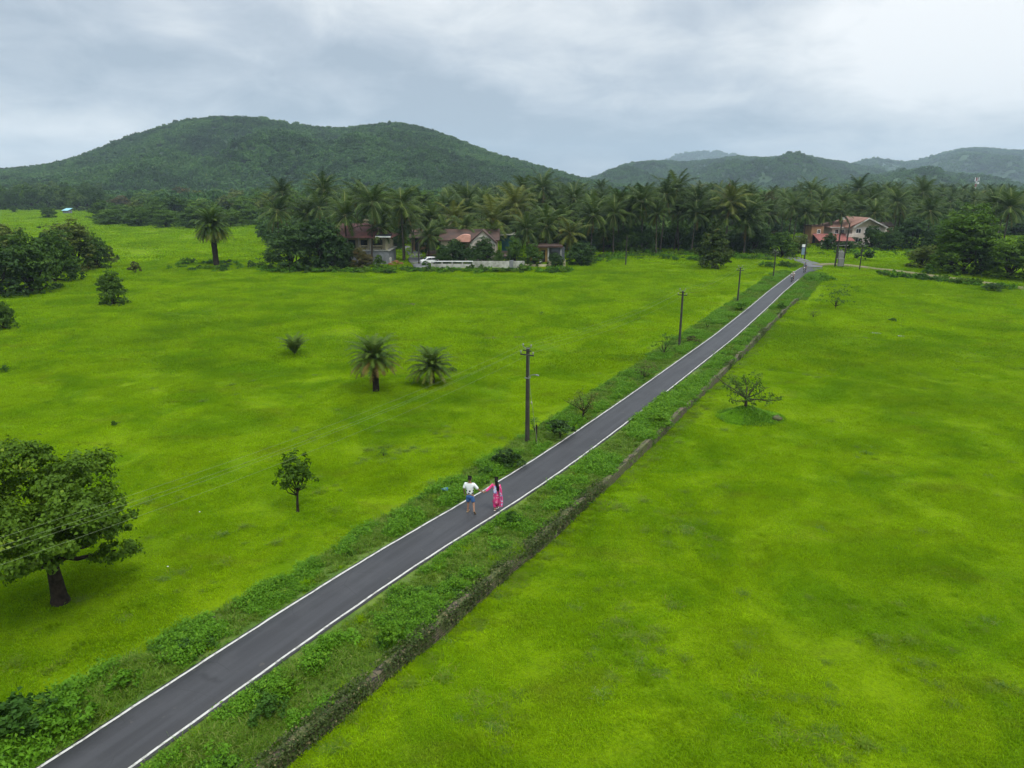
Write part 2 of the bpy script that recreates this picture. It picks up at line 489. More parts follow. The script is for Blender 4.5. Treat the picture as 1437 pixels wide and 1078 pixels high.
# ------------------------------------------------------------------ mesh helpers
class MB:
    def __init__(s): s.v = []; s.f = []
    def add(s, vs, fs):
        o = len(s.v); s.v.extend([tuple(v) for v in vs]); s.f.extend([tuple(i + o for i in f) for f in fs])
        return s
    def box(s, c, size, rz=0.0, taper=1.0):
        hx, hy, hz = size[0] / 2, size[1] / 2, size[2] / 2
        vs = []
        for z, t in ((-hz, 1), (hz, taper)):
            for x, y in ((-hx, -hy), (hx, -hy), (hx, hy), (-hx, hy)):
                X = x * t * math.cos(rz) - y * t * math.sin(rz); Y = x * t * math.sin(rz) + y * t * math.cos(rz)
                vs.append((c[0] + X, c[1] + Y, c[2] + z))
        return s.add(vs, [(3, 2, 1, 0), (4, 5, 6, 7), (0, 1, 5, 4), (1, 2, 6, 5), (2, 3, 7, 6), (3, 0, 4, 7)])
    def span(s, a, b):
        return s.box([(a[i] + b[i]) / 2 for i in range(3)], [abs(b[i] - a[i]) for i in range(3)])
    def tube(s, pts, rad, n=8, cap=True):
        pts = [Vector(p) for p in pts]
        if not hasattr(rad, '__len__'): rad = [rad] * len(pts)
        vs, fs = [], []
        ref = Vector((0, 0, 1))
        for i, p in enumerate(pts):
            t = (pts[min(i + 1, len(pts) - 1)] - pts[max(i - 1, 0)]).normalized()
            a = t.cross(ref if abs(t.z) < .9 else Vector((1, 0, 0))).normalized()
            b = t.cross(a)
            for k in range(n):
                q = 2 * PI * k / n
                vs.append(p + (a * math.cos(q) + b * math.sin(q)) * rad[i])
        for i in range(len(pts) - 1):
            for k in range(n):
                k2 = (k + 1) % n
                fs.append((i * n + k, i * n + k2, (i + 1) * n + k2, (i + 1) * n + k))
        if cap:
            fs.append(tuple(range(n))); fs.append(tuple((len(pts) - 1) * n + k for k in reversed(range(n))))
        return s.add(vs, fs)
    def slab(s, quad, th):
        """quad (4 points, any plane) given a thickness downwards"""
        q = [Vector(p) for p in quad]; low = [p - Vector((0, 0, th)) for p in q]
        return s.add(q + low, [(0, 1, 2, 3), (7, 6, 5, 4), (0, 4, 5, 1), (1, 5, 6, 2), (2, 6, 7, 3), (3, 7, 4, 0)])
    def prism(s, prof, y0, y1):
        """profile of (x,z) points pushed from y0 to y1"""
        n = len(prof)
        vs = [(x, y0, z) for x, z in prof] + [(x, y1, z) for x, z in prof]
        fs = [tuple(range(n)), tuple(range(2 * n - 1, n - 1, -1))]
        fs += [(i, i + n, (i + 1) % n + n, (i + 1) % n) for i in range(n)]
        return s.add(vs, fs)
    def mesh(s, name):
        m = bpy.data.meshes.new(name); m.from_pydata(s.v, [], s.f); m.update()
        return m


def fix_normals(me):
    b = bmesh.new(); b.from_mesh(me); bmesh.ops.recalc_face_normals(b, faces=b.faces); b.to_mesh(me); b.free()


def obj(name, me, m=None, parent=None, smooth_=False, bevel=0.0):
    if isinstance(me, MB):
        me = me.mesh(name); fix_normals(me)
    if bevel:
        b = bmesh.new(); b.from_mesh(me)
        bmesh.ops.bevel(b, geom=[e_ for e_ in b.edges if e_.calc_face_angle(0) > .6], offset=bevel, segments=2, affect='EDGES', profile=.6)
        b.to_mesh(me); b.free()
    if m is not None and not me.materials: me.materials.append(m)
    if smooth_: me.polygons.foreach_set('use_smooth', [True] * len(me.polygons))
    o = bpy.data.objects.new(name, me); COL.objects.link(o)
    if parent is not None: o.parent = parent
    return o


def use(o, m):
    """the material sits on the object, so that mesh data can be shared"""
    if not o.data.materials: o.data.materials.append(m)
    o.material_slots[0].link = 'OBJECT'; o.material_slots[0].material = m
    return o


def tag(o, label=None, cat=None, group=None, kind=None):
    if label: o['label'] = label
    if cat: o['category'] = cat
    if group: o['group'] = group
    if kind: o['kind'] = kind
    return o


def thing(name, label, cat, loc=(0, 0, 0), rz=0.0, group=None):
    o = bpy.data.objects.new(name, None); COL.objects.link(o)
    o.empty_display_size = .3
    o.location = loc; o.rotation_euler = (0, 0, rz)
    return tag(o, label, cat, group)


def np_mesh(name, V, Fq, tint=None, m=None):
    """mesh from numpy: V (n,3), Fq (k, 3 or 4) of equal-sided faces, tint per vertex"""
    me = bpy.data.meshes.new(name)
    V = np.asarray(V, np.float32); Fq = np.asarray(Fq, np.int32)
    k, c = Fq.shape
    me.vertices.add(len(V)); me.vertices.foreach_set('co', V.ravel())
    me.loops.add(k * c); me.loops.foreach_set('vertex_index', Fq.ravel())
    me.polygons.add(k); me.polygons.foreach_set('loop_start', np.arange(0, k * c, c, dtype=np.int32))
    if tint is not None:
        a = me.attributes.new('tint', 'FLOAT', 'POINT'); a.data.foreach_set('value', np.asarray(tint, np.float32))
    if m is not None: me.materials.append(m)
    me.update(calc_edges=True)
    return me


def grid_mesh(name, X, Y, Z, m=None):
    h, w = X.shape
    V = np.stack([X.ravel(), Y.ravel(), Z.ravel()], 1)
    i = np.arange(h * w).reshape(h, w)
    Fq = np.stack([i[:-1, :-1].ravel(), i[:-1, 1:].ravel(), i[1:, 1:].ravel(), i[1:, :-1].ravel()], 1)
    me = np_mesh(name, V, Fq, None, m)
    me.polygons.foreach_set('use_smooth', [True] * len(me.polygons))
    return me


def unit(a):
    return a / np.maximum(np.linalg.norm(a, axis=1, keepdims=True), 1e-6)


def leaves(rng, C, Nn, size, asp=.55, var=.35, tint=None):
    """a leaf-shaped quad at every centre; returns V, F, tint"""
    n = len(C)
    T = unit(np.cross(Nn, rng.normal(size=(n, 3))))
    B = np.cross(Nn, T)
    L = size * (1 + var * rng.uniform(-1, 1, (n, 1)))
    Wd = L * asp
    tip = Nn * L * .18
    V = np.stack([C - T * L * .5 - tip, C + B * Wd * .5 + tip * .4, C + T * L * .5 - tip, C - B * Wd * .5 + tip * .4], 1).reshape(-1, 3)
    Fq = np.arange(4 * n).reshape(n, 4)
    tt = rng.uniform(0, 1, n) if tint is None else np.clip(tint, 0, 1)
    return V, Fq, np.repeat(tt, 4)


def crown_cloud(rng, blobs, n_clump, per, size, asp=.55, low=-.5, up=.5):
    """foliage: leaf clumps spread through the outer part of several ellipsoids"""
    Cs, Ns, Ts = [], [], []
    tot = sum(b[3] * b[4] for b in blobs)
    for bx, by, bz, rx, rzz in blobs:
        k = max(3, int(n_clump * rx * rzz / tot))
        d = unit(rng.normal(size=(k * 2, 3))); d = d[d[:, 2] > low][:k]
        k = len(d)
        rr = .55 + .5 * rng.uniform(0, 1, (k, 1)) ** .6
        c = d * rr * np.array([rx, rx, rzz]) + np.array([bx, by, bz])
        cr = .26 * rx * rng.uniform(.6, 1.3, (k, 1))
        ct = rng.uniform(.0, 1., k)
        P = np.repeat(c, per, 0); q = rng.normal(size=(k * per, 3)) * np.array([.62, .62, .42])
        P = P + q * np.repeat(cr, per, 0)
        nn = unit(np.repeat(d, per, 0) * .7 + q * .5 + np.array([0, 0, up]) + rng.normal(size=(k * per, 3)) * .55)
        Cs.append(P); Ns.append(nn); Ts.append(np.repeat(ct, per) * .6 + rng.uniform(0, .4, k * per))
    C = np.concatenate(Cs); Nn = np.concatenate(Ns); T = np.concatenate(Ts)
    return leaves(rng, C, Nn, size, asp, tint=T)


def tree_meshes(name, seed, H, Rw, trunk_h, nb, n_clump, per, leaf, tr=.2, flat=.55, low=-.5, cone=False, asp=.55, fork=1.0, skirt=0, rr=(.30, .46), spread=False, up=.5):
    """(crown mesh, trunk mesh, H, Rw): a tapered forked trunk under a crown of several leafy masses"""
    rng = np.random.RandomState(seed)
    blobs = []
    for i in range(nb):
        a = 2 * PI * (i / nb) + rng.uniform(-.5, .5)
        lay = rng.uniform(0, 1)
        if cone:
            z = trunk_h + (H - trunk_h) * (.08 + .80 * (i + .5) / nb); rad = Rw * (1.02 - (z - trunk_h) / (H - trunk_h)) * .55
            r = Rw * (.58 - .36 * (i / nb))
            a = i * 2.4
        else:
            rad = Rw * rng.uniform(.30, .66) * (1 - .45 * lay)
            r = Rw * rng.uniform(*rr)
            z = trunk_h + (H - trunk_h) * (.22 + .52 * lay)
        if spread:      # flat leafy layers out to a wide ragged edge
            a = i * 2.39996 + rng.uniform(-.4, .4); q = math.sqrt((i + .5) / nb); rad = Rw * q * (.80 if i % 3 else .62); r = Rw * rng.uniform(*rr)
            z = trunk_h + (H - trunk_h) * (rng.uniform(.28, .92) * (1 - .36 * q * q) if i % 3 else rng.uniform(-.10, .34))
        blobs.append((rad * math.cos(a), rad * math.sin(a), z, r, min(r * (flat + .2), (H - z))))
    for i in range(skirt):      # foliage hanging near the ground
        a = 2 * PI * (i + rng.uniform(-.3, .3)) / skirt; r = Rw * rng.uniform(.28, .40)
        blobs.append((Rw * .55 * math.cos(a), Rw * .55 * math.sin(a), max(r * .55, trunk_h * .9), r, r * .75))
    if not cone and not spread:
        blobs.append((0, 0, trunk_h + (H - trunk_h) * .62, Rw * .42, (H - trunk_h) * .36))
    V, Fq, T = crown_cloud(rng, blobs, n_clump, per, leaf, asp, low, up)
    cm = np_mesh(name + '_crown', V, Fq, T)
    mb = MB()
    top = trunk_h * 1.15
    lean = rng.uniform(-.12, .12, 2) * top * (.2 if spread else 1)
    pts = [(lean[0] * t * t, lean[1] * t * t, -.15 + (top + .15) * t) for t in np.linspace(0, 1, 6)]
    mb.tube(pts, [tr * (1.45 if i == 0 else 1.12 - .1 * i) for i in range(6)], 10)
    for b in blobs[::(3 if spread else 1)]:
        st = Vector(pts[4 if rng.rand() < .6 else 5]); en = Vector(b[:3])
        mid = st.lerp(en, .5) + Vector((rng.uniform(-.1, .1) * Rw, rng.uniform(-.1, .1) * Rw, -.05 * H))
        mb.tube([st, st.lerp(mid, .6), mid, en], [tr * .55 * fork, tr * .42 * fork, tr * .32 * fork, tr * .1], 6)
    tm = mb.mesh(name + '_trunk'); tm.polygons.foreach_set('use_smooth', [True] * len(tm.polygons)); tm.materials.append(M['bark'])
    return cm, tm, H, Rw


def plant(name, label, cat, meshes, loc, sw, sh, rz, leafm, group=None, crown='crown', trunkm=None):
    cm, tm = meshes[0], meshes[1]
    t = thing(name, label, cat, loc, rz, group)
    c = obj(crown, cm, None, t); use(c, M[leafm]); c.scale = (sw, sw, sh)
    if tm is not None:
        k = obj('trunk', tm, None, t); k.scale = (min(sw, 1.3), min(sw, 1.3), sh)
        if trunkm: use(k, M[trunkm])
    return t


# ---- palms
def fronds_np(rng, n, L, e0, e1, droop, nl, ll, lw, start=.15, hang=.5, az0=0.0, wind=0.0):
    """n pinnate fronds; returns V, F (triangles), tint"""
    Vs, Ts = [], []
    for i in range(n):
        u_ = (i + .5) / n
        el = e0 + (e1 - e0) * u_ ** 1.0 + rng.uniform(-.12, .12)
        az = az0 + i * 2.39996 + rng.uniform(-.25, .25)
        Lf = L * rng.uniform(.85, 1.1) * (.82 + .18 * math.sin(PI * min(1, u_ + .25)))
        m_ = 14
        t = np.linspace(0, 1, m_)
        ang = el - droop * rng.uniform(.8, 1.2) * t ** 1.35
        ds = Lf / (m_ - 1)
        h = np.concatenate([[0], np.cumsum(np.cos(ang[:-1]) * ds)]); z = np.concatenate([[0], np.cumsum(np.sin(ang[:-1]) * ds)])
        sway = rng.uniform(-.12, .12) + wind
        hx, hy = math.cos(az), math.sin(az)
        side = np.array([-hy, hx, 0])
        P = np.stack([h * hx, h * hy, z], 1) + side * (sway * Lf * t ** 2)[:, None]
        ft = rng.uniform(.1, .75)
        # leaflets
        k = nl
        tl = np.linspace(start, .985, k)
        idx = tl * (m_ - 1); i0 = np.minimum(idx.astype(int), m_ - 2); fr = (idx - i0)[:, None]
        base = P[i0] * (1 - fr) + P[i0 + 1] * fr
        tan = unit(P[i0 + 1] - P[i0])
        nor = np.cross(np.repeat(side[None], k, 0), tan)
        nor = np.where(nor[:, 2:3] < 0, -nor, nor)
        lt = ll * (np.sin(PI * (.18 + .76 * (tl - start) / (1 - start))) ** .8 + .12)
        for sg in (-1, 1):
            d = unit(side[None] * sg * .9 + tan * .55 + nor * .22 + rng.normal(size=(k, 3)) * .10 + np.array([0, 0, -hang]))
            tip = base + d * lt[:, None]; tip[:, 2] -= hang * .18 * lt
            w = tan * (lw * .5)
            tri = np.stack([base - w, base + w, tip], 1)
            Vs.append(tri.reshape(-1, 3)); Ts.append(np.repeat(np.clip(ft + rng.uniform(-.18, .18, k), 0, .89), 3))
        # rachis as a thin ridge, two triangles a segment
        rw = .042 * (1.15 - t)[:, None] * (L / 4.5) ** .5
        a_ = P - side * rw; b_ = P + side * rw
        q = np.stack([a_[:-1], b_[:-1], b_[1:], a_[:-1], b_[1:], a_[1:]], 1).reshape(-1, 3)
        Vs.append(q); Ts.append(np.full(len(q), 1.0))
    V = np.concatenate(Vs); T = np.concatenate(Ts)
    return V, np.arange(len(V)).reshape(-1, 3), T


def coco_crown(seed, n=24, L=4.4, yellow=False):
    rng = np.random.RandomState(seed)
    V, Fq, T = fronds_np(rng, n, L, R(80), R(-34), R(58), 32, .95, .125, .13, .55, rng.uniform(0, 6), rng.uniform(-.05, .05))
    return np_mesh('coconut_crown', V, Fq, T)


def coco_dry(seed):
    rng = np.random.RandomState(seed + 50)
    V, Fq, T = fronds_np(rng, 4, 3.4, R(-48), R(-72), R(25), 18, .55, .10, .14, .9, rng.uniform(0, 6))
    return np_mesh('dry_fronds', V, Fq, T)


def coco_trunk(seed):
    rng = np.random.RandomState(seed); mb = MB()
    lx, ly = rng.uniform(-.06, .06, 2)
    ts = np.linspace(0, 1, 9)
    mb.tube([(lx * (t - t * t) * 4, ly * (t - t * t) * 4, t) for t in ts], [.21, .165, .15, .14, .135, .13, .125, .125, .15], 8)
    me = mb.mesh('palm_trunk'); me.polygons.foreach_set('use_smooth', [True] * len(me.polygons)); me.materials.append(M['palm_bark'])
    return me


COCO = [(coco_crown(300 + i, 25 + i % 3 * 3, 4.2 + .15 * i), coco_dry(300 + i), coco_trunk(300 + i)) for i in range(6)]


def coconut(x, y, z_top, i, size, label, group, leafm='palm', dry=True, rz=None):
    c, dr, tr = COCO[i % 6]
    gz_ = float(gz(x, y))
    t = thing('coconut_palm', label, 'palm tree', (x, y, gz_), random.uniform(0, 6.28) if rz is None else rz, group)
    h = max(2.5, z_top - gz_)
    t.rotation_euler = (random.gauss(0, .05), random.gauss(0, .05), t.rotation_euler[2])
    k = obj('trunk', tr, None, t); k.scale = (size ** .5 * 1.0, size ** .5, h)
    o = obj('crown', c, None, t); use(o, M[leafm]); o.location = (0, 0, h - .05); o.scale = (size,) * 3
    if dry:
        d = obj('dry_frond', dr, None, t); use(d, M['palm_dry']); d.location = (0, 0, h - .1); d.scale = (size,) * 3
    return t


# ------------------------------------------------------------------ scattering for growth nobody could count
def scatter(name, pts, rot, scl, idx, protos, label, cat):
    me = bpy.data.meshes.new(name)
    me.vertices.add(len(pts)); me.vertices.foreach_set('co', np.asarray(pts, np.float32).ravel())
    a = me.attributes.new('rot', 'FLOAT_VECTOR', 'POINT'); a.data.foreach_set('vector', np.asarray(rot, np.float32).ravel())
    a = me.attributes.new('scl', 'FLOAT_VECTOR', 'POINT'); a.data.foreach_set('vector', np.asarray(scl, np.float32).ravel())
    a = me.attributes.new('pick', 'INT', 'POINT'); a.data.foreach_set('value', np.asarray(idx, np.int32))
    o = bpy.data.objects.new(name, me); COL.objects.link(o)
    tag(o, label, cat, kind='stuff')
    pc = bpy.data.collections.new(name + '_kinds')
    for i, (pm, m_) in enumerate(protos):
        p = bpy.data.objects.new('%02d_%s' % (i, pm.name), pm)
        if m_ is not None: use(p, m_)
        pc.objects.link(p)
    ng = bpy.data.node_groups.new(name + '_spread', 'GeometryNodeTree')
    ng.interface.new_socket('Geometry', in_out='INPUT', socket_type='NodeSocketGeometry')
    ng.interface.new_socket('Geometry', in_out='OUTPUT', socket_type='NodeSocketGeometry')
    k = NG(ng)
    gi = k.n('NodeGroupInput'); go = k.n('NodeGroupOutput')
    ip = k.n('GeometryNodeInstanceOnPoints'); ci = k.n('GeometryNodeCollectionInfo')
    ci.inputs[0].default_value = pc; ci.inputs[1].default_value = True; ci.inputs[2].default_value = True
    ip.inputs['Pick Instance'].default_value = True
    def attr(nm, ty):
        q = k.n('GeometryNodeInputNamedAttribute', data_type=ty); q.inputs[0].default_value = nm; return q.outputs[0]
    k.link(gi.outputs[0], ip.inputs['Points']); k.link(ci.outputs[0], ip.inputs['Instance'])
    k.link(attr('pick', 'INT'), ip.inputs['Instance Index'])
    er = k.n('FunctionNodeEulerToRotation'); k.link(attr('rot', 'FLOAT_VECTOR'), er.inputs[0]); k.link(er.outputs[0], ip.inputs['Rotation'])
    k.link(attr('scl', 'FLOAT_VECTOR'), ip.inputs['Scale'])
    k.link(ip.outputs[0], go.inputs[0])
    md = o.modifiers.new('spread', 'NODES'); md.node_group = ng
    return o


def blades(rng, C, h, w, lean=.6, tint=None):
    """two-segment grass blades at the centres"""
    n = len(C)
    a = rng.uniform(0, 2 * PI, n); ln = rng.uniform(.15, lean, n)
    hh = h * rng.uniform(.55, 1.25, n)
    dirv = np.stack([np.cos(a), np.sin(a), np.zeros(n)], 1); sd2 = np.stack([-np.sin(a), np.cos(a), np.zeros(n)], 1) * (w / 2)
    up = np.array([0, 0, 1.])
    mid = C + up * (hh * .6)[:, None] + dirv * (hh * ln * .45)[:, None]
    tip = C + up * (hh * (1 - .35 * ln))[:, None] + dirv * (hh * ln * 1.3)[:, None]
    V = np.stack([C - sd2, C + sd2, mid + sd2 * .8, mid - sd2 * .8, tip], 1).reshape(-1, 3)
    i = np.arange(n) * 5
    Fq = np.concatenate([np.stack([i, i + 1, i + 2], 1), np.stack([i, i + 2, i + 3], 1), np.stack([i + 3, i + 2, i + 4], 1)])
    t = rng.uniform(0, 1, n) if tint is None else tint
    return V, Fq, np.repeat(t, 5)


# ================================================================== SETTING
# field sheet out to the hills
def axis(a, b, fine, lim):
    out_ = list(np.arange(a, b, fine)); st = fine
    while out_[-1] < lim: st *= 1.16; out_.append(out_[-1] + st)
    return out_


xr = axis(0, 75, .6, 8000); xl = [-v for v in axis(0, 60, .6, 8000)][1:][::-1]
ya = axis(2, 120, .6, 9000); yb = [2 - (v) for v in axis(0, 1, .8, 2500)][1:][::-1]
X, Y = np.meshgrid(np.array(xl + xr), np.array(yb + ya))
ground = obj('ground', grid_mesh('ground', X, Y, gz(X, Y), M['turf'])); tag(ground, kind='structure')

# raised verges, road, edge lines
ss = np.arange(-13, 129, .45)
ts = np.linspace(0, 1, 26)
Sg, Tg = np.meshgrid(ss, ts, indexing='ij')
lo = l_d(Sg) + .05; hi = np.where(Sg < 97, w_d(Sg) - .12, np.minimum(w_d(Sg) + .4, c_d(Sg) + 4))
Dg = lo + (hi - lo) * Tg
Zg = verge_z(Sg, Dg)
Zg[:, 0] -= .35; Zg[:, -1] = np.where(Sg[:, -1] < 97, Zg[:, -1], Zg[:, -1] - .4)
Xg, Yg = to_xy(Sg, Dg)
verge = obj('verge', grid_mesh('verge', Xg, Yg, Zg, M['verge'])); tag(verge, kind='structure')


def strip(name, s, d0, d1, z, m, crown=0.0, edge=True):
    d0 = np.asarray(d0); d1 = np.asarray(d1)
    cols = []
    for t in np.linspace(0, 1, 5):
        d = d0 + (d1 - d0) * t
        x, y = to_xy(s, d); cols.append((x, y, np.full(len(s), z) + crown * (1 - (2 * t - 1) ** 2)))
    A = np.array(cols)
    X_, Y_, Z_ = A[:, 0].T, A[:, 1].T, A[:, 2].T
    if edge:
        X_ = np.concatenate([X_[:, :1], X_, X_[:, -1:]], 1); Y_ = np.concatenate([Y_[:, :1], Y_, Y_[:, -1:]], 1)
        Z_ = np.concatenate([Z_[:, :1] - .12, Z_, Z_[:, -1:] - .12], 1)
    return tag(obj(name, grid_mesh(name, X_, Y_, Z_, m)), kind='structure')


sr = np.arange(-13, 137.01, .5)
flare = 1.6 * smooth(np.clip((sr - 127) / 10, 0, 1))
strip('road', sr, c_d(sr) - ROAD_W / 2, c_d(sr) + ROAD_W / 2 + flare, 0.0, M['road'], .02)
jit = .012 * np.sin(sr * 2.3) + .010 * np.sin(sr * 5.1)
sl = sr[sr < 135.6]; jl = jit[sr < 135.6]
strip('road_marking', sl, c_d(sl) - 1.085 + jl, c_d(sl) - 1.0 + jl * .4, .012, M['paint'], 0, False)
for a_, b_ in ((-13, 118),):
    q = np.arange(a_, b_, .5); jq = .012 * np.sin(q * 2.9)
    strip('road_marking', q, c_d(q) + 1.0 + jq * .4, c_d(q) + 1.085 + jq, .012, M['paint'], 0, False)


def path_strip(name, pts, w, z, m):
    """strip along world points; w one width or one per point"""
    P = [Vector((p[0], p[1], 0)) for p in pts]
    fin_ = []
    for i in range(len(P) - 1):
        p0, p1, p2, p3 = P[max(i - 1, 0)], P[i], P[i + 1], P[min(i + 2, len(P) - 1)]
        for t in np.linspace(0, 1, 8, endpoint=False):
            fin_.append(.5 * ((2 * p1) + (p2 - p0) * t + (2 * p0 - 5 * p1 + 4 * p2 - p3) * t * t + (3 * p1 - p0 - 3 * p2 + p3) * t ** 3))
    fin_.append(P[-1])
    rows = []
    for i, p in enumerate(fin_):
        t = (fin_[min(i + 1, len(fin_) - 1)] - fin_[max(i - 1, 0)]).normalized(); n_ = Vector((t.y, -t.x, 0))
        rows.append([(p + n_ * (w * k)) for k in (-.5, -.17, .17, .5)])
    X_ = np.array([[q.x for q in r] for r in rows]); Y_ = np.array([[q.y for q in r] for r in rows])
    Z_ = np.full_like(X_, z)
    X_ = np.concatenate([X_[:, :1], X_, X_[:, -1:]], 1); Y_ = np.concatenate([Y_[:, :1], Y_, Y_[:, -1:]], 1)
    Z_ = np.concatenate([Z_[:, :1] - .4, Z_, Z_[:, -1:] - .4], 1)
    return tag(obj(name, grid_mesh(name, X_, Y_, Z_, m)), kind='structure')


path_strip('village_road', [(58.2, 133.5), (60.6, 139), (61.2, 147), (61.8, 157), (63.2, 170), (66.5, 185), (72.5, 199), (84, 215)], 3.4, .045, M['old_road'])
path_strip('dirt_track', [(60.5, 136.6), (65, 138.6), (69.2, 131), (73.0, 121.5), (78.5, 104.6), (85, 84), (95, 60)], 2.3, .10, M['track'])
lp = [at(590, 373), at(583, 366), at(584, 359), at(574, 352), at(560, 346)]
path_strip('lane', [(lp[0].x + 1.2, lp[0].y - 6), *[(p.x, p.y) for p in lp], (lp[4].x - 10, lp[4].y + 12)], 3.0, .16, M['old_road'])


# hills -------------------------------------------------------------
def vnoise(x, y, f, seed):
    r_ = np.random.RandomState(seed); v = 0; a = 1.0
    for _ in range(5):
        ph = r_.uniform(0, 6.28, 4); th = r_.uniform(0, 3.14)
        X_ = x * math.cos(th) + y * math.sin(th); Y_ = -x * math.sin(th) + y * math.cos(th)
        v = v + a * np.sin(X_ * f + ph[0] + 1.2 * np.sin(Y_ * f * .8 + ph[1])) * np.cos(Y_ * f * .9 + ph[2])
        a *= .55; f *= 1.9
    return v


def hill(name, prof, Yf, Yr, Yb, drop, seed, spur, nu=150, nv=60):
    """terrain whose crest follows a skyline; drop = height of the trees on top"""
    px = np.array([p[0] for p in prof], float); py = np.array([p[1] for p in prof], float)
    U_ = np.linspace(px[0], px[-1], nu)
    pr = np.interp(U_ - (5 if Yf == 620 else 0), px, py)
    pr = np.convolve(np.pad(pr, 4, 'edge'), np.ones(9) / 9, 'valid')
    zr = np.array([ray(a, b, Yr).z for a, b in zip(U_, pr)]) - drop
    zr = np.maximum(zr, -2)
    vs = np.linspace(0, 1.9, nv)
    Z = np.zeros((nv, nu)); X_ = np.zeros_like(Z); Y_ = np.zeros_like(Z)
    for i, v in enumerate(vs):
        Yv = Yf + (Yr - Yf) * v if v <= 1 else Yr + (Yb - Yr) * (v - 1) / .9
        X_[i] = np.array([ray(a, HORIZ, Yr).x for a in U_]) * Yv / Yr; Y_[i] = Yv
        k = math.sin(min(v, 1) * PI / 2) * Yv / Yr if v <= 1 else math.cos((v - 1) / .9 * PI / 2) ** 1.2
        Z[i] = zr * k
    bell = np.clip(6.75 * vs * np.clip(1 - vs, 0, 1) ** 2, 0, 1)[:, None]
    Z += spur * vnoise(X_, Y_, 1 / (spur * 3.2), seed) * bell * np.clip(zr / max(zr.max(), 1), 0, 1)[None]
    o = obj(name, grid_mesh(name, X_, Y_, Z, M['hill_soil'])); tag(o, kind='structure')
    return X_, Y_, Z, vs


def hm():
    m, k, p, o = mat('hill_ground')
    geo = k.n('ShaderNodeNewGeometry')
    f = k.noise(geo.outputs['Position'], .012, 5, .6)
    k.link(k.mix(k.rng(f, .42, .62), (.020, .050, .012), (.034, .072, .017)), p.inputs['Base Color']); p.inputs['Roughness'].default_value = .95
    return m


M['hill_soil'] = hm()
H1 = hill('hill', [(-260, 262), (-150, 250), (-60, 246), (0, 239), (60, 236), (100, 227), (130, 215), (180, 194), (220, 184), (260, 171), (300, 166), (345, 165), (385, 169), (420, 179), (450, 181), (500, 181),
          (540, 175), (570, 175), (600, 183), (640, 200), (700, 221), (750, 233), (800, 248), (850, 260), (900, 266)], 620, 1150, 1800, 3, 3, 26)
H2 = hill('hill', [(760, 266), (830, 251), (850, 243), (870, 234), (900, 226), (925, 225), (950, 229), (1000, 226), (1020, 220), (1060, 221), (1085, 221), (1110, 214), (1130, 219), (1145, 225), (1170, 226), (1195, 231),
          (1215, 236), (1250, 244), (1300, 256), (1360, 268)], 1300, 2300, 3200, 5, 5, 34)
H3 = hill('hill', [(1020, 266), (1090, 258), (1150, 246), (1190, 232), (1205, 224), (1220, 222), (1245, 225), (1262, 232), (1285, 226), (1310, 217), (1335, 210), (1360, 206), (1380, 208), (1400, 210), (1437, 213), (1500, 212),
          (1600, 222), (1750, 250)], 2100, 3300, 4300, 7, 8, 48)
H4 = hill('hill', [(1120, 268), (1180, 258), (1230, 247), (1270, 240), (1300, 240), (1340, 247), (1380, 249), (1437, 262), (1500, 268)], 1000, 1600, 2100, 4, 9, 22)
H5 = hill('hill', [(900, 240), (930, 226), (950, 217), (965, 213), (980, 213), (1005, 213), (1030, 217), (1060, 226), (1100, 240)], 4200, 5200, 6000, 14, 11, 40, 80, 30)


# tree canopies on the hills and the wood at their feet: one mass
def crown_proto(seed, r, h, n_clump, per, leaf):
    rng = np.random.RandomState(seed)
    bl = [(rng.uniform(-.4, .4) * r, rng.uniform(-.4, .4) * r, h * rng.uniform(.35, .6), r * rng.uniform(.45, .7), h * .38) for _ in range(4)]
    V, Fq, T = crown_cloud(rng, bl, n_clump, per, leaf, .7, -.2, .5)
    return np_mesh('canopy', V, Fq, T)


CAN = [(crown_proto(40 + i, 3.6, 5.5, 42, 9, 1.15), M['hill']) for i in range(4)]


def cover(name, Hs, n, smin, smax, seed, label, vmax=1.12):
    X_, Y_, Z_, vs = Hs
    rng = np.random.RandomState(seed)
    nv, nu = X_.shape
    kmax = np.searchsorted(vs, vmax) - 1
    # area-weighted cells
    u0 = rng.uniform(0, nu - 1.001, n); v0 = rng.uniform(0, kmax - .001, n)
    i, j = v0.astype(int), u0.astype(int); fv, fu = v0 - i, u0 - j
    L = lambda A: A[i, j] * (1 - fv) * (1 - fu) + A[i, j + 1] * (1 - fv) * fu + A[i + 1, j] * fv * (1 - fu) + A[i + 1, j + 1] * fv * fu
    P = np.stack([L(X_), L(Y_), L(Z_) - .8], 1)
    big = rng.uniform(0, 1, n) ** 3
    s = smin + (smax - smin) * big
    dens = vnoise(P[:, 0], P[:, 1], 1 / 70., seed)
    s = s * (1 + .18 * np.clip(dens, -1, 1))
    rot = np.stack([np.zeros(n), np.zeros(n), rng.uniform(0, 6.28, n)], 1)
    scatter(name, P, rot, np.stack([s, s, s * rng.uniform(.8, 1.25, n)], 1), rng.randint(0, 4, n), CAN, label, 'forest')


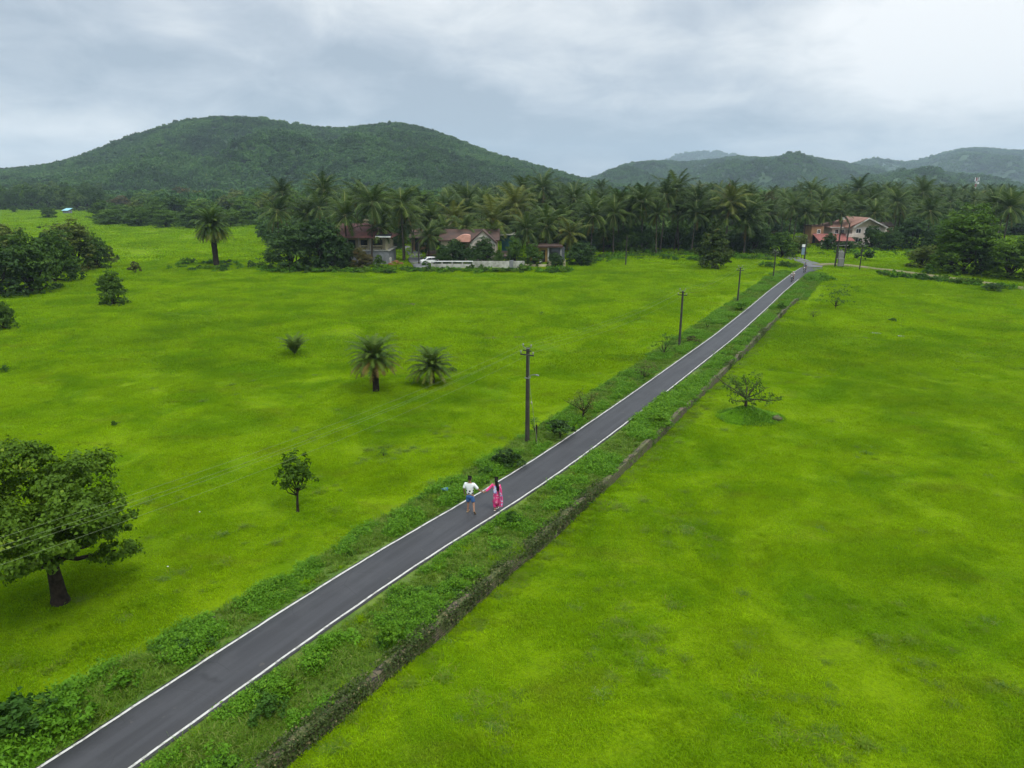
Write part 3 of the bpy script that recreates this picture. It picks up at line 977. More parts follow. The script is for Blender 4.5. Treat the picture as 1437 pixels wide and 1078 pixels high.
cover('hill_forest', H1, 46000, .75, 1.55, 1, 'dense green forest covering the near hill')
cover('hill_forest', H2, 28000, 1.2, 1.9, 2, 'hazy forest on the far hill right of centre')
cover('hill_forest', H3, 22000, 1.5, 2.8, 3, 'hazy forest on the tall far hill at the right edge')
cover('hill_forest', H4, 9000, 1.0, 2.2, 4, 'forest on the low far ridge under the tall right hill')
cover('hill_forest', H5, 2500, 2.5, 5, 5, 'pale forest on the farthest ridge in the haze')
rng = np.random.RandomState(12)
n_ = 5200
yy = rng.uniform(330, 760, n_); xx = (rng.uniform(-.95, .95, n_)) * yy
keep = ~((yy < 520) & (xx / yy < -.50)) & ~((yy < 400) & (xx / yy < -.02))
xx, yy = xx[keep], yy[keep]; n_ = len(xx)
sc_ = rng.uniform(1.1, 1.9, n_)
scatter('distant_woodland', np.stack([xx, yy, np.full(n_, -.5) + rng.uniform(0, 2.0, n_)], 1), np.stack([np.zeros(n_), np.zeros(n_), rng.uniform(0, 6.3, n_)], 1),
        np.stack([sc_, sc_, sc_ * rng.uniform(.9, 1.4, n_)], 1), rng.randint(0, 4, n_), CAN, 'far wood between the palm grove and the hill', 'forest')

rng = np.random.RandomState(13); n_ = 2600
yy = 150 + 290 * rng.uniform(0, 1, n_) ** .8; uu = rng.uniform(-.36, .86, n_); xx = uu * yy
keep = (yy > 168) & ~((uu < -.02) & (yy > 330)) & ~((np.abs(xx - np.interp(yy, [133, 157, 185, 215], [58, 62, 66.5, 84])) < 5) & (yy < 215)) & ~((uu > .33) & (yy < 214)) & ~((uu > .27) & (uu < .38) & (yy < 186)) & ~((uu < .04) & (uu > -.16) & (yy < 184))
xx, yy = xx[keep], yy[keep]; n_ = len(xx)
UND = [(crown_proto(46 + i, 3.4, 4.6, 46, 10, .75), M[('dark', 'mid', 'grove', 'dark')[i]]) for i in range(4)]
sc_ = rng.uniform(.6, 1.25, n_)
scatter('grove_undergrowth', np.stack([xx, yy, np.full(n_, -.6)], 1), np.stack([np.zeros(n_), np.zeros(n_), rng.uniform(0, 6.3, n_)], 1),
        np.stack([sc_, sc_, sc_ * rng.uniform(.8, 1.5, n_)], 1), rng.randint(0, 4, n_), UND, 'dark undergrowth filling the floor of the palm grove', 'undergrowth')

# haze round everything under the sky
hz = MB().span((-7000, -40, -3.5), (7000, 7600, 420))
ho = obj('haze', hz); tag(ho, 'thin blue monsoon haze', 'haze', kind='stuff')
mh = bpy.data.materials.new('haze_air'); mh.use_nodes = True
k = NG(mh.node_tree); mh.node_tree.nodes.clear()
o_ = k.n('ShaderNodeOutputMaterial'); pv = k.n('ShaderNodeVolumePrincipled')
pv.inputs['Color'].default_value = (.68, .86, 1.0, 1); pv.inputs['Density'].default_value = .00015; pv.inputs['Density Attribute'].default_value = ''; pv.inputs['Color Attribute'].default_value = ''; pv.inputs['Temperature Attribute'].default_value = ''; pv.inputs['Anisotropy'].default_value = .2
k.link(pv.outputs[0], o_.inputs['Volume'])
ho.data.materials.append(mh)

# ================================================================== GROWTH ON THE FIELD AND VERGES
def in_view(x, y, m_=3.0):
    return np.abs(x) < .78 * y + m_


# short turf: discs of blades strewn over the field near the camera
def turf_proto(seed, n, rad, h, w, lean=.9):
    rng = np.random.RandomState(seed)
    r_ = rad * 1.25 * rng.uniform(0, 1, n) ** .75; a = rng.uniform(0, 6.283, n)
    cl_ = vnoise(r_ * np.cos(a), r_ * np.sin(a), 2.6, seed)
    C = np.stack([r_ * np.cos(a), r_ * np.sin(a), np.full(n, -.015)], 1)
    hh = h * (1 + .45 * np.clip(cl_, -1, 1))
    V, Fq, T = blades(rng, C, hh, w, lean)
    return np_mesh('turf', V, Fq, T)


TURF = [(turf_proto(60 + i, 1500, 1.25, (.05, .065, .085)[i % 3], .024), M['blades']) for i in range(5)]
TURF_FAR = [(turf_proto(70 + i, 900, 2.4, .11, .07), M['blades']) for i in range(4)]


def strew(seed, y0, y1, dens, edge=.25):
    rng = np.random.RandomState(seed)
    A = .78 * (y1 ** 2 - y0 ** 2) + 8 * (y1 - y0)
    n = int(A * dens)
    y = np.sqrt(rng.uniform(y0 ** 2, y1 ** 2, n)); x = rng.uniform(-1, 1, n) * (.78 * y + 4)
    s, d = to_sd(x, y)
    ok = (d > w_d(s) + edge + .3) | (d < l_d(s) - edge) | (s > 132)
    x, y = x[ok], y[ok]
    return rng, x, y


def tilt(a, b, ph):
    return np.stack([a * np.cos(ph) + b * np.sin(ph), -a * np.sin(ph) + b * np.cos(ph), ph], 1)


def turf(name, seed, y0, y1, dens, protos, edge, label):
    rng, x, y = strew(seed, y0, y1, dens, edge)
    n = len(x); z = gz(x, y)
    s = rng.uniform(.75, 1.2, n)
    gx = (gz(x + .5, y) - gz(x - .5, y)); gy = (gz(x, y + .5) - gz(x, y - .5))
    scatter(name, np.stack([x, y, z], 1), tilt(gy, -gx, rng.uniform(0, 6.28, n)), np.stack([s, s, s], 1), rng.randint(0, len(protos), n), protos, label, 'grass')


turf('short_grass', 1, 13, 62, 1.1, TURF, 1.0, 'short yellow-green grass over the near fields')
turf('short_grass', 2, 58, 150, .40, TURF_FAR, 2.0, 'short yellow-green grass over the farther fields')
TURF_DIST = [(turf_proto(75 + i, 900, 6.5, .22, .26), M['blades']) for i in range(3)]
turf('short_grass', 3, 146, 540, .028, TURF_DIST, 4.0, 'grass of the distant clearings and meadow edges')


def tussock_proto(seed, n, rad, h, w):
    rng = np.random.RandomState(seed)
    r_ = rad * np.abs(rng.normal(size=n)) * .5; a = rng.uniform(0, 6.283, n)
    C = np.stack([r_ * np.cos(a), r_ * np.sin(a), np.full(n, -.02)], 1)
    V, Fq, T = blades(rng, C, h, w, .95)
    return np_mesh('tussock', V, Fq, T)


TUSS = [(tussock_proto(80 + i, 170, .34, .20, .020), M[('blades', 'tussock', 'blades')[i]]) for i in range(3)] + [(tussock_proto(84 + i, 130, .34, .20, .020), M['verge_grass']) for i in range(2)]


def herb_proto(seed, n, rad, h, leaf, asp=.5):
    """low broad-leaved plant: leaves in a loose dome"""
    rng = np.random.RandomState(seed)
    ns = max(4, n // 16)
    a = rng.uniform(0, 6.283, ns); r_ = rad * np.sqrt(rng.uniform(0, 1, ns))
    top = np.stack([r_ * np.cos(a), r_ * np.sin(a), h * rng.uniform(.45, 1.1, ns) * (1 - .4 * (r_ / rad) ** 2)], 1)
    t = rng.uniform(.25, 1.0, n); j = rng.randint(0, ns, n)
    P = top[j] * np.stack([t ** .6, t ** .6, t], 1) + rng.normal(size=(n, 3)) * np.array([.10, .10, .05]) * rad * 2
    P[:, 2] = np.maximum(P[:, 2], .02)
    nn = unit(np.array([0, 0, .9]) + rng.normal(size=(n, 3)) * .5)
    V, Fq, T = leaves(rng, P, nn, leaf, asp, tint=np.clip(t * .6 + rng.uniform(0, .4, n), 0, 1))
    return np_mesh('herb', V, Fq, T)


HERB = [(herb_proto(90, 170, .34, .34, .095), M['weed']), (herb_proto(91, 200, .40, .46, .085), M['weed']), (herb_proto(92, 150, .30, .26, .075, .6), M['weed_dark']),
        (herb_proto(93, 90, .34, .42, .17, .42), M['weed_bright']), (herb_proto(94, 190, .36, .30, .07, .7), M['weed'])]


def spots(lst, rng):
    """growth round listed pixels: (px, py, radius px, count)"""
    xs, ys = [], []
    for px, py, r_, n in lst:
        P = at(px, py); w = px_size(P, r_)
        xs.append(P.x + rng.normal(size=n) * w * .55); ys.append(P.y + rng.normal(size=n) * w * .75)
    return np.concatenate(xs), np.concatenate(ys)


# rough darker tussocks on the field, gathered in patches
rng = np.random.RandomState(21)
lst = [(940, 738, 45, 150), (885, 917, 62, 210), (690, 1000, 40, 110), (1120, 1025, 65, 200), (1010, 730, 60, 70), (1330, 925, 70, 120), (535, 638, 24, 90), (590, 610, 40, 60), (450, 690, 50, 50),
       (1130, 520, 40, 110), (1320, 500, 60, 110), (1230, 495, 60, 90), (1270, 440, 70, 120), (1340, 447, 40, 60), (640, 610, 40, 40), (150, 355, 40, 70), (590, 407, 50, 60), (740, 400, 70, 70),
       (760, 440, 12, 30), (160, 596, 9, 14), (50, 495, 22, 50), (30, 560, 25, 20), (890, 395, 70, 50), (430, 395, 80, 60), (1270, 745, 12, 14), (1385, 882, 12, 14), (1125, 520, 12, 12), (820, 690, 25, 20), (1200, 640, 70, 60),
       (1390, 640, 60, 50), (850, 830, 60, 50), (1060, 860, 70, 40), (260, 800, 90, 60), (330, 770, 60, 40), (100, 880, 120, 120), (230, 700, 80, 40), (400, 600, 60, 40), (330, 520, 90, 60), (200, 470, 90, 60)]
lst = [(a, b, c * 1.25, int(d * .42)) for a, b, c, d in lst]
x, y = spots(lst, rng)
sw2 = -12 + 108 * rng.uniform(0, 1, 1500); xw_, yw_ = to_xy(sw2, w_d(sw2) + .42 + .35 * np.abs(rng.normal(size=1500)))
x = np.concatenate([x, xw_]); y = np.concatenate([y, yw_])
xr_, yr_ = strew(22, 14, 145, .055)[1:]
x = np.concatenate([x, xr_]); y = np.concatenate([y, yr_])
s_, d_ = to_sd(x, y); ok = (d_ > w_d(s_) + .3) | (d_ < l_d(s_) - .3) | (s_ > 135)
x, y = x[ok], y[ok]; n = len(x); sc = rng.uniform(.25, .95, n)
scatter('rough_grass', np.stack([x, y, gz(x, y)], 1), np.stack([np.zeros(n), np.zeros(n), rng.uniform(0, 6.28, n)], 1),
        np.stack([sc * 1.5, sc * 1.5, sc * rng.uniform(.4, .9, n)], 1), np.where(rng.rand(n) < .93, rng.randint(0, 3, n), rng.randint(3, 5, n)), TUSS, 'darker tufts of rough grass dotted over the fields', 'grass')

# verge growth: tall grass and weeds on both sides of the road
rng = np.random.RandomState(23)
n = 27000
s_ = -13 + 142 * rng.uniform(0, 1, n) ** 1.15
d_ = l_d(s_) - .3 + (np.where(s_ < 97, w_d(s_) + .05, c_d(s_) + 4.5) - l_d(s_) + .3) * rng.uniform(0, 1, n)
off = d_ - c_d(s_)
free = np.where(off > 0, off - 1.14, -off - 1.14) - np.where((off > 0) & (s_ > 34) & (s_ < 41.5), -.32, 0) - np.where((off > 0) & (s_ > 58) & (s_ < 61), -.15, 0)
s_, d_, off, free = [q[free > -.03] for q in (s_, d_, off, free)]
n = len(s_)
x, y = to_xy(s_, d_)
pn = vnoise(x, y, .55, 5); pn2 = vnoise(x, y, .25, 8)
kind = np.where((pn > .40), 6, np.where(pn < -.55, 7, 3)) + 0
pick = np.where(kind == 3, rng.randint(3, 5, n), 5 + rng.randint(0, 3, n))
pick = np.where(kind == 6, 5 + rng.choice([0, 1, 4], n), pick)
pick = np.where((kind == 6) & (pn2 > .9) & (rng.rand(n) < .25), 8, pick)
pick = np.where(rng.rand(n) < .05, rng.randint(0, 3, n), pick)
pick = np.where((off > 0) & (s_ > 33) & (s_ < 47), rng.choice([5, 6, 9, 8, 8], n), pick)
grow = np.clip(free / .55, .24, 1)
sc = rng.uniform(.6, 1.25, n) * grow * np.where(pick >= 5, 1.0, 1.0)
thick = np.clip((2.5 - s_) / 6, 0, 1) * (off < 0)
sc = sc * np.where(pn2 < -.4, .75, 1.0); sc = sc * (1 + .9 * thick); pick = np.where((thick > .3) & (rng.rand(n) < .8), rng.choice([5, 6, 7, 9], n), pick)
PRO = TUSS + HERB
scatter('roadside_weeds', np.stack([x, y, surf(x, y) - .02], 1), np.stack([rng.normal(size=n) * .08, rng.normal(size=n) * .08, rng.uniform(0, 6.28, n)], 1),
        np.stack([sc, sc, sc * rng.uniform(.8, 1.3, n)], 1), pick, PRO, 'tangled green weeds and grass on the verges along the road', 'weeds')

# scrub banks round the village edge and along the dirt track
rng = np.random.RandomState(24)
lst = []
for px in range(800, 1075, 9): lst += [(px, 371 - 14 * rng.rand(), 14, 7), (px, 352 + 12 * rng.rand(), 12, 4)]
for px in range(375, 800, 10): lst.append((px, 380 + 3 * rng.rand(), 9, 5))
for px in range(1185, 1437, 9): lst.append((px, 381 + (px - 1185) * .095 + 3 * rng.rand(), 8, 4))
for px in range(1075, 1130, 9): lst.append((px, 372 + 4 * rng.rand(), 9, 5))
for px in range(1160, 1300, 10): lst.append((px, 353 + 8 * rng.rand(), 8, 3))
for px in range(250, 380, 9): lst.append((px, 376 + 10 * (rng.rand() - .5), 12, 3))
for px in range(1120, 1165, 8): lst.append((px, 392 + 6 * (rng.rand() - .5), 8, 3))
x, y = spots(lst, rng)
s_, d_ = to_sd(x, y); ok = ((np.abs(d_ - c_d(s_)) > 2.0) | (s_ > 150)) & (np.abs(x - 62) > 2.5)
tx = np.interp(y, [60, 84, 104.6, 121.5, 131, 138], [95, 85, 78.5, 73, 69.2, 65]); ok &= (np.abs(x - tx) > 1.8) | (y > 137)
lx_ = np.interp(y, [lp[0].y, lp[2].y, lp[4].y], [lp[0].x, lp[2].x, lp[4].x]); ok &= ~((np.abs(x - lx_) < 2.2) & (y > lp[0].y - 1))
x, y = x[ok], y[ok]; n = len(x)
SCR = [(crown_proto(140 + i, .9, 1.1, 26, 9, .24), M[('weed', 'weed_dark', 'light', 'mid')[i]]) for i in range(4)]
sc = rng.uniform(.5, 1.35, n)
scatter('scrub', np.stack([x, y, gz(x, y) - .15], 1), np.stack([np.zeros(n), np.zeros(n), rng.uniform(0, 6.28, n)], 1), np.stack([sc, sc, sc * rng.uniform(.6, 1.1, n)], 1),
        rng.choice([0, 0, 1, 2, 3], n), SCR, 'low green scrub between the field and the palm grove', 'scrub')


# puddles and bare soil
def flat_patch(name, px, py, wpx, hpx, m, seed, dz=.05):
    P = at(px, py); rng = np.random.RandomState(seed)
    w = px_size(P, wpx) / 2
    Pa, Pb = at(px, py - hpx / 2), at(px, py + hpx / 2)
    hgt = max(.25, (Pa - Pb).length / 2)
    n = 28; vs = []
    for i in range(n):
        a = 2 * PI * i / n; k = 1 + .22 * math.sin(2 * a + seed) + .13 * math.sin(5 * a + seed * 2) + rng.uniform(-.05, .05)
        X_, Y_ = P.x + w * k * math.cos(a), P.y + hgt * k * math.sin(a)
        vs.append((X_, Y_))
    zt = max(float(gz(a, b)) for a, b in vs) + dz
    mb = MB(); mb.add([(P.x, P.y, zt)] + [(a, b, zt - .004) for a, b in vs] + [(P.x + (a - P.x) * 1.12, P.y + (b - P.y) * 1.12, zt - .3) for a, b in vs],
                      [(0, i + 1, (i + 1) % n + 1) for i in range(n)] + [(i + 1, n + i + 1, n + (i + 1) % n + 1, (i + 1) % n + 1) for i in range(n)])
    tag(obj(name, mb, m), kind='structure')


for i, q in enumerate([(1228, 468, 15, 2.2), (1207, 433, 9, 2), (1152, 431, 8, 2), (1086, 463, 5, 1.6), (1264, 472, 8, 1.5)]):
    flat_patch('puddle', *q, M['wet'], i + 3, .03)
for i, q in enumerate([(737, 473, 28, 3), (688, 475, 18, 2.5), (570, 427, 24, 3)]):
    flat_patch('bare_soil', *q, M['soil'], i + 13, .02)

# ================================================================== WALLS ALONG THE ROAD
def wall_mesh(s, dm, wd, top, bot, seed, lump=.05):
    rng = np.random.RandomState(seed); mb = MB(); n = len(s); vs = []
    for i in range(n):
        t = top[i] + lump * rng.uniform(-1, 1); j = rng.uniform(-1, 1, 4) * lump * .5
        for d, z in ((dm[i] - wd / 2 + j[0], bot[i]), (dm[i] - wd / 2 * .85 + j[1], t), (dm[i], t + .02 + .3 * lump), (dm[i] + wd / 2 * .85 + j[2], t - .01), (dm[i] + wd / 2 + j[3], (t + bot[i]) / 2), (dm[i] + wd * .62, bot[i])):
            x, y = to_xy(s[i], d); vs.append((x, y, z))
    fs = [(i * 6 + k, i * 6 + k + 1, (i + 1) * 6 + k + 1, (i + 1) * 6 + k) for i in range(n - 1) for k in range(5)]
    fs += [tuple(range(6)), tuple((n - 1) * 6 + k for k in reversed(range(6)))]
    return mb.add(vs, fs)


s = np.arange(-13, 96.6, .4); x, y = to_xy(s, w_d(s) + .6)
top = .07 + .05 * np.sin(s * .7) + .04 * np.sin(s * 1.9)
sw_ = thing('stone_wall', 'long low mossy laterite wall holding the right hand road verge', 'wall', (*to_xy(0, 3.9), -.6))
mb = wall_mesh(s, w_d(s) + .08, .31, top, gz(x, y) - .25, 3, .045)
wl = obj('wall', mb, M['stone'], sw_); wl.matrix_parent_inverse = Matrix.Translation(-sw_.location)
wl.location = (0, 0, 0)
# creeper trailing over the wall in drifts
rng = np.random.RandomState(31); n = 46000
s_ = -13 + 108 * rng.uniform(0, 1, n) ** 1.5
cov = vnoise(s_, s_ * 0, .8, 4) + .5 * np.clip((16 - s_) / 14, -1, 1) + rng.normal(size=n) * .25
s_ = s_[cov > .0]; n = len(s_)
t = rng.uniform(0, 1, n)
up_ = t < .55
dd = np.where(up_, w_d(s_) - .25 + .6 * rng.uniform(0, 1, n), w_d(s_) + .08 + .19 + .06 * rng.normal(size=n))
zz_ = np.where(up_, .10 + .06 * np.abs(rng.normal(size=n)), .08 - .50 * rng.uniform(0, 1, n) ** 1.3)
x, y = to_xy(s_, dd)
nn = np.where(up_[:, None], np.array([0, 0, 1.]), np.array([N[0], N[1], .5])) + rng.normal(size=(n, 3)) * .45
V, Fq, T = leaves(rng, np.stack([x, y, zz_], 1), unit(nn), .085, .75)
cr = obj('creeper', np_mesh('creeper', V, Fq, T, M['creeper']), None, sw_); cr.matrix_parent_inverse = Matrix.Translation(-sw_.location)

for (a_, b_, lab) in ((-1, 9.5, 'nearest crumbling stretch of low stone edging on the left verge'), (19.5, 24.5, 'low stone edging in the grass beside the walking couple'), (33, 50, 'low stone edging between the first and second poles')):
    s = np.arange(a_, b_, .35); x, y = to_xy(s, l_d(s))
    o = obj('stone_edging', wall_mesh(s, l_d(s), .26, gz(x, y) + .17, gz(x, y) - .3, 5, .06), M['stone'])
    tag(o, lab, 'stone edging', 'low stone edging along the left verge')

# ================================================================== POLES AND WIRES
POLES = []


def pole(px, py, ty, label, xarm=True, lean=0.0, base=None, H=None):
    P = base if base is not None else at(px, py)
    if H is None:
        # height at which the top is seen at row ty
        lo_, hi_ = 1, 20
        for _ in range(40):
            m_ = (lo_ + hi_) / 2
            fwd = P.y * math.cos(TILT) - (P.z + m_ - CAM_H) * math.sin(TILT); up = P.y * math.sin(TILT) + (P.z + m_ - CAM_H) * math.cos(TILT)
            if PH / 2 - F_PX * up / fwd > ty: lo_ = m_
            else: hi_ = m_
        H = lo_
    t = thing('utility_pole', label, 'pole', P, -R(30.8), 'poles along the road')
    mb = MB()
    mb.add(*[(v, f) for v, f in [(None, None)]][0]) if False else None
    mb.box((0, 0, H / 2 - .3), (.20, .26, H + .6), 0, .72)
    obj('shaft', mb, M['pole'], t, bevel=.015)
    pins = []
    if xarm:
        a1 = MB().box((0, -.10, H - .42), (.92, .06, .08)); obj('crossarm', a1, M['pole'], t, bevel=.008)
        a2 = MB().box((0, -.10, H - .16), (.58, .05, .06)); obj('crossarm', a2, M['pole'], t, bevel=.006)
        mb = MB()
        for sg in (-1, 1): mb.tube([(0, -.1, H - .05), (sg * .16, -.1, H + .0), (sg * .27, -.1, H + .08)], .022, 6)
        obj('bracket', mb, M['steel'], t)
        for xx_, zz2 in ((-.42, H - .38), (.41, H - .38), (-.27, H + .06), (.27, H + .06)):
            ins = MB().tube([(xx_, -.1, zz2), (xx_, -.1, zz2 + .05), (xx_, -.1, zz2 + .07), (xx_, -.1, zz2 + .13), (xx_, -.1, zz2 + .16), (xx_, -.1, zz2 + .20)], [.02, .02, .05, .05, .03, .02], 8)
            obj('insulator', ins, M['porcelain'], t, True); pins.append(Vector((xx_, -.1, zz2 + .17)))
    rm = Matrix.Rotation(-R(30.8), 4, 'Z')
    POLES.append([P + (rm @ p) for p in pins])
    return t, H


b0 = Vector((*to_xy(-4, -2.2), -.1))
pole(0, 0, 0, 'pole at the near end of the wires beyond the left picture edge', base=b0, H=6.3)
p1, h1 = pole(740, 620, 488, 'nearest tall concrete pole with a street lamp and stay wire')
pole(953, 487, 408, 'second bare concrete pole beside a round verge bush')
pole(1035, 423, 375, 'third concrete pole left of the road with no bush')
pole(1085, 390, 352, 'pole rising in front of the small roadside tree')
# street lamp and stay on the nearest pole
lm = MB().tube([(.10, -.12, h1 * .71), (.40, -.20, h1 * .735), (.62, -.24, h1 * .745)], .022, 6); la = obj('lamp_arm', lm, M['steel'], p1)
obj('lamp', MB().box((.78, -.27, h1 * .745), (.26, .11, .06), -.15, .8), M['steel'], la, bevel=.012)
obj('clamp', MB().box((0, 0, h1 * .69), (.25, .30, .07)), M['steel'], p1)
st = MB().tube([(.12, -.1, h1 * .93), (.30, -.25, h1 * .6), (1.15, -.75, .05)], .012, 5)
obj('stay_wire', st, M['wire'], p1)
obj('stay_insulator', MB().tube([(.46, -.36, h1 * .47), (.49, -.38, h1 * .455), (.51, -.39, h1 * .44)], [.02, .05, .02], 8), M['porcelain'], p1)
obj('stay_post', MB().tube([(.80, -.30, -.2), (.80, -.30, 1.35)], .05, 6), M['bark'], p1)
wl_lab = ['outer left overhead wire strung along the roadside poles', 'outer right overhead wire strung along the roadside poles', 'inner left overhead wire strung along the pole tops', 'inner right overhead wire strung along the pole tops']
for q in range(4):
    mb = MB()
    for a_, b_ in zip(POLES[:-1], POLES[1:]):
        A, B = a_[q], b_[q]; sag = .018 * (B - A).length
        mb.tube([A.lerp(B, t_) - Vector((0, 0, sag * 4 * t_ * (1 - t_))) for t_ in np.linspace(0, 1, 15)], .0035, 5)
    tag(obj('overhead_wire', mb, M['wire']), wl_lab[q], 'wire', 'wires along the roadside poles')

pole(878, 373, 330, 'thin pole standing in scrub before the dark tree belt', False)
pole(1129, 365, 335, 'thin pole beside the blue grey board at the junction', False)
pole(588, 372, 340, 'dark lamp post at the bend of the village lane', False)
pole(1206, 379, 343, 'pole in grass right of the transformer pair', True)
# two-pole transformer
P = at(1175, 375)
t = thing('transformer_stand', 'pair of tall poles carrying a grey transformer beside the track', 'transformer', P, .0)
w_ = px_size(P, 11) / 2
for sg, hh in ((-1, px_size(P, 64)), (1, px_size(P, 60))):
    obj('pole', MB().tube([(sg * w_ + .25, 0, -.3), (sg * w_ + .25 + .3, 0, hh)], [.17, .13], 8), M['pole'], t)
zt = px_size(P, 17)
obj('platform', MB().box((.3, 0, zt - .75), (w_ * 2, .9, .12)), M['steel'], t, bevel=.01)
tb = obj('tank', MB().box((.3, 0, zt - .02), (1.05, .8, 1.25)), M['steel'], t, bevel=.04)
for i in range(3):
    obj('bushing', MB().tube([(.3 - .3 + .3 * i, 0, zt + .6), (.3 - .3 + .3 * i, 0, zt + .75), (.3 - .3 + .3 * i, 0, zt + 1.0)], [.08, .1, .04], 8), M['porcelain'], tb)
obj('crossarm', MB().box((.45, 0, px_size(P, 30)), (w_ * 2 + .8, .1, .12)), M['steel'], t)
obj('crossarm', MB().box((.5, 0, px_size(P, 52)), (w_ * 2 + 1.2, .1, .12)), M['steel'], t)
obj('switch_box', MB().box((.3, -.5, 1.0), (1.0, .45, 1.5)), M['steel'], t, bevel=.03)
# notice board at the junction
P = at(1128, 365)
t = thing('notice_board', 'pale blue grey board on two short legs at the road junction', 'sign', P, .25)
obj('board', MB().box((-.3, 0, 1.9), (1.0, .08, 1.5)), M['bluegrey'], t, bevel=.01)
obj('header_panel', MB().box((-.45, -.02, 3.05), (.75, .07, .55)), M['white_paint'], t, bevel=.01)
for sg in (-.65, .05): obj('leg', MB().tube([(sg, .07, -.3), (sg, .07, 3.2)], .045, 6), M['black'], t)

# ================================================================== TREES AND SHRUBS
TM = {}
TM['big'] = tree_meshes('big', 5, 6.9, 4.1, 1.9, 42, 860, 50, .165, .30, .40, -.6, asp=.62, rr=(.18, .28), spread=True, up=.7)
TM['small'] = tree_meshes('small', 11, 3.3, 1.32, .95, 16, 150, 11, .15, .07, .7, -.7, asp=.62, rr=(.26, .4))
TM['thick'] = [tree_meshes('thick', 20 + i, 8, 4.2, .5, 16, 300, 22, .40, .26, .7, -.85, skirt=5, rr=(.28, .44)) for i in range(4)]
TM['broad'] = [tree_meshes('broad', 30 + i, 10, 5.2, 1.4, 14, 230, 20, .58, .30, .6, -.7, skirt=5, rr=(.28, .42)) for i in range(4)]
TM['tall'] = [tree_meshes('tall', 40 + i, 12, 4.2, 1.2, 20, 400, 22, .38, .28, .85, -.8, skirt=5, rr=(.28, .44)) for i in range(3)]
TM['cone'] = [tree_meshes('cone', 50 + i, 10, 3.7, .8, 12, 190, 22, .48, .22, .7, -.8, True) for i in range(2)]
TM['bush'] = [tree_meshes('bush', 60 + i, 1.6, 1.0, .2, 6, 55, 15, .17, .04, .75, -.6) for i in range(3)]
TM['fine'] = [tree_meshes('fine', 70 + i, 2.2, 1.3, .3, 7, 60, 12, .12, .045, .8, -.6, asp=.35, fork=1.3) for i in range(2)]


def top_h(P, ty):
    """height above P at which something is seen at row ty"""
    lo_, hi_ = .05, 60
    for _ in range(40):
        m_ = (lo_ + hi_) / 2; q = P.z + m_ - CAM_H
        fwd = P.y * math.cos(TILT) - q * math.sin(TILT); up = P.y * math.sin(TILT) + q * math.cos(TILT)
        if PH / 2 - F_PX * up / fwd > ty: lo_ = m_
        else: hi_ = m_
    return lo_


def tree_at(name, label, cat, kind, i, px, base, wpx, ty, leafm, group=None, trunkm=None, rz=None):
    me = TM[kind]; me = me[i % len(me)] if isinstance(me, list) else me
    P = at(px, base)
    # the crown is seen from above: aim a little below the top row
    h = top_h(P, ty); w = px_size(P, wpx)
    return plant(name, label, cat, me, P, w / 2 / me[3], h / me[2], random.uniform(0, 6.28) if rz is None else rz, leafm, group, trunkm=trunkm)


plant('broad_tree', 'large dark spreading tree standing alone at the left edge', 'tree', TM['big'], at(85, 845), .90, .95, 2.2, 'big')
plant('young_tree', 'small slender tree with round crown alone in the left field', 'tree', TM['small'], at(418, 718), .98, .98, 1.0, 'big')

# wild date palms
def date_palm(px, base, cy, size, label, seed, n, trunk_r, dry=True, e1=-62, tall=False):
    P = at(px, base)
    rng = np.random.RandomState(seed)
    t = thing('date_palm', label, 'palm tree', P, rng.uniform(0, 6), 'date palms in the field')
    h = max(.12, top_h(P, cy))
    V, Fq, T = fronds_np(rng, n, 2.45 * size, R(86), R(e1 + 62), R(72), 34, .34 * size, .058 * size, .08, .12, 0)
    c = obj('crown', np_mesh('date_crown', V, Fq, T, M['date']), None, t); c.location = (0, 0, h)
    if dry:
        V, Fq, T = fronds_np(rng, int(n * .5), 2.25 * size, R(e1 + 74), R(e1 + 44), R(56), 30, .32 * size, .05 * size, .10, .2, 1.0)
        d = obj('dry_frond', np_mesh('date_dry', V, Fq, T, M['palm_dry' if dry == 2 else 'palm_yellow']), None, t); d.location = (0, 0, h - .06 * size)
    if h > .4:
        ts_ = np.linspace(0, 1, 14)
        r_ = [trunk_r * (1.25 - .3 * q if q < .3 else 1.12 + .12 * (k_ % 2)) for k_, q in enumerate(ts_)]
        obj('trunk', MB().tube([(0, 0, -.2 + (h + .2) * q) for q in ts_], r_, 10), M['bark'], t, True)
    return t


date_palm(528, 549, 504, 1.08, 'taller of two bushy date palms in the field, browned lower fronds', 3, 72, .22, 2)
date_palm(606, 538, 516, .98, 'shorter dark green date palm right of the browner one', 4, 66, .21, 1, -58)
date_palm(414, 500, 497, .95, 'stemless sprout of a date palm alone in the left field', 5, 44, .1, 0, 0)
date_palm(304, 373, 318, 2.0, 'tall lone date palm with drooping round head in far field', 6, 130, .46, 1, -78)

# small tree on its grassy mound
P = at(1045, 584)
mo = MB()
rng = np.random.RandomState(2); n = 30; vs = []; rw = px_size(P, 50)
for j in range(7):
    q = j / 6
    for i in range(n):
        a = 2 * PI * i / n; k = (1 + .15 * math.sin(2 * a + 1) + .08 * math.sin(5 * a))
        vs.append((P.x + rw * q * k * math.cos(a) * 1.0 + .15 * rw * q, P.y + rw * q * k * math.sin(a) * .8, P.z - .12 + .80 * math.exp(-3.2 * q * q) + .03 * rng.uniform(-1, 1) - .1 * (q > .9)))
fs = [(j * n + i, j * n + (i + 1) % n, (j + 1) * n + (i + 1) % n, (j + 1) * n + i) for j in range(6) for i in range(n)]
mobj = obj('mound', mo.add(vs, fs), plain('mound_turf', (.060, .150, .003), (.085, .190, .005), .95, 3, .03, bump=.8), None, True); tag(mobj, kind='structure')
n = 5200; q = np.sqrt(rng.uniform(0, 1, n)) * .97; a = rng.uniform(0, 6.283, n)
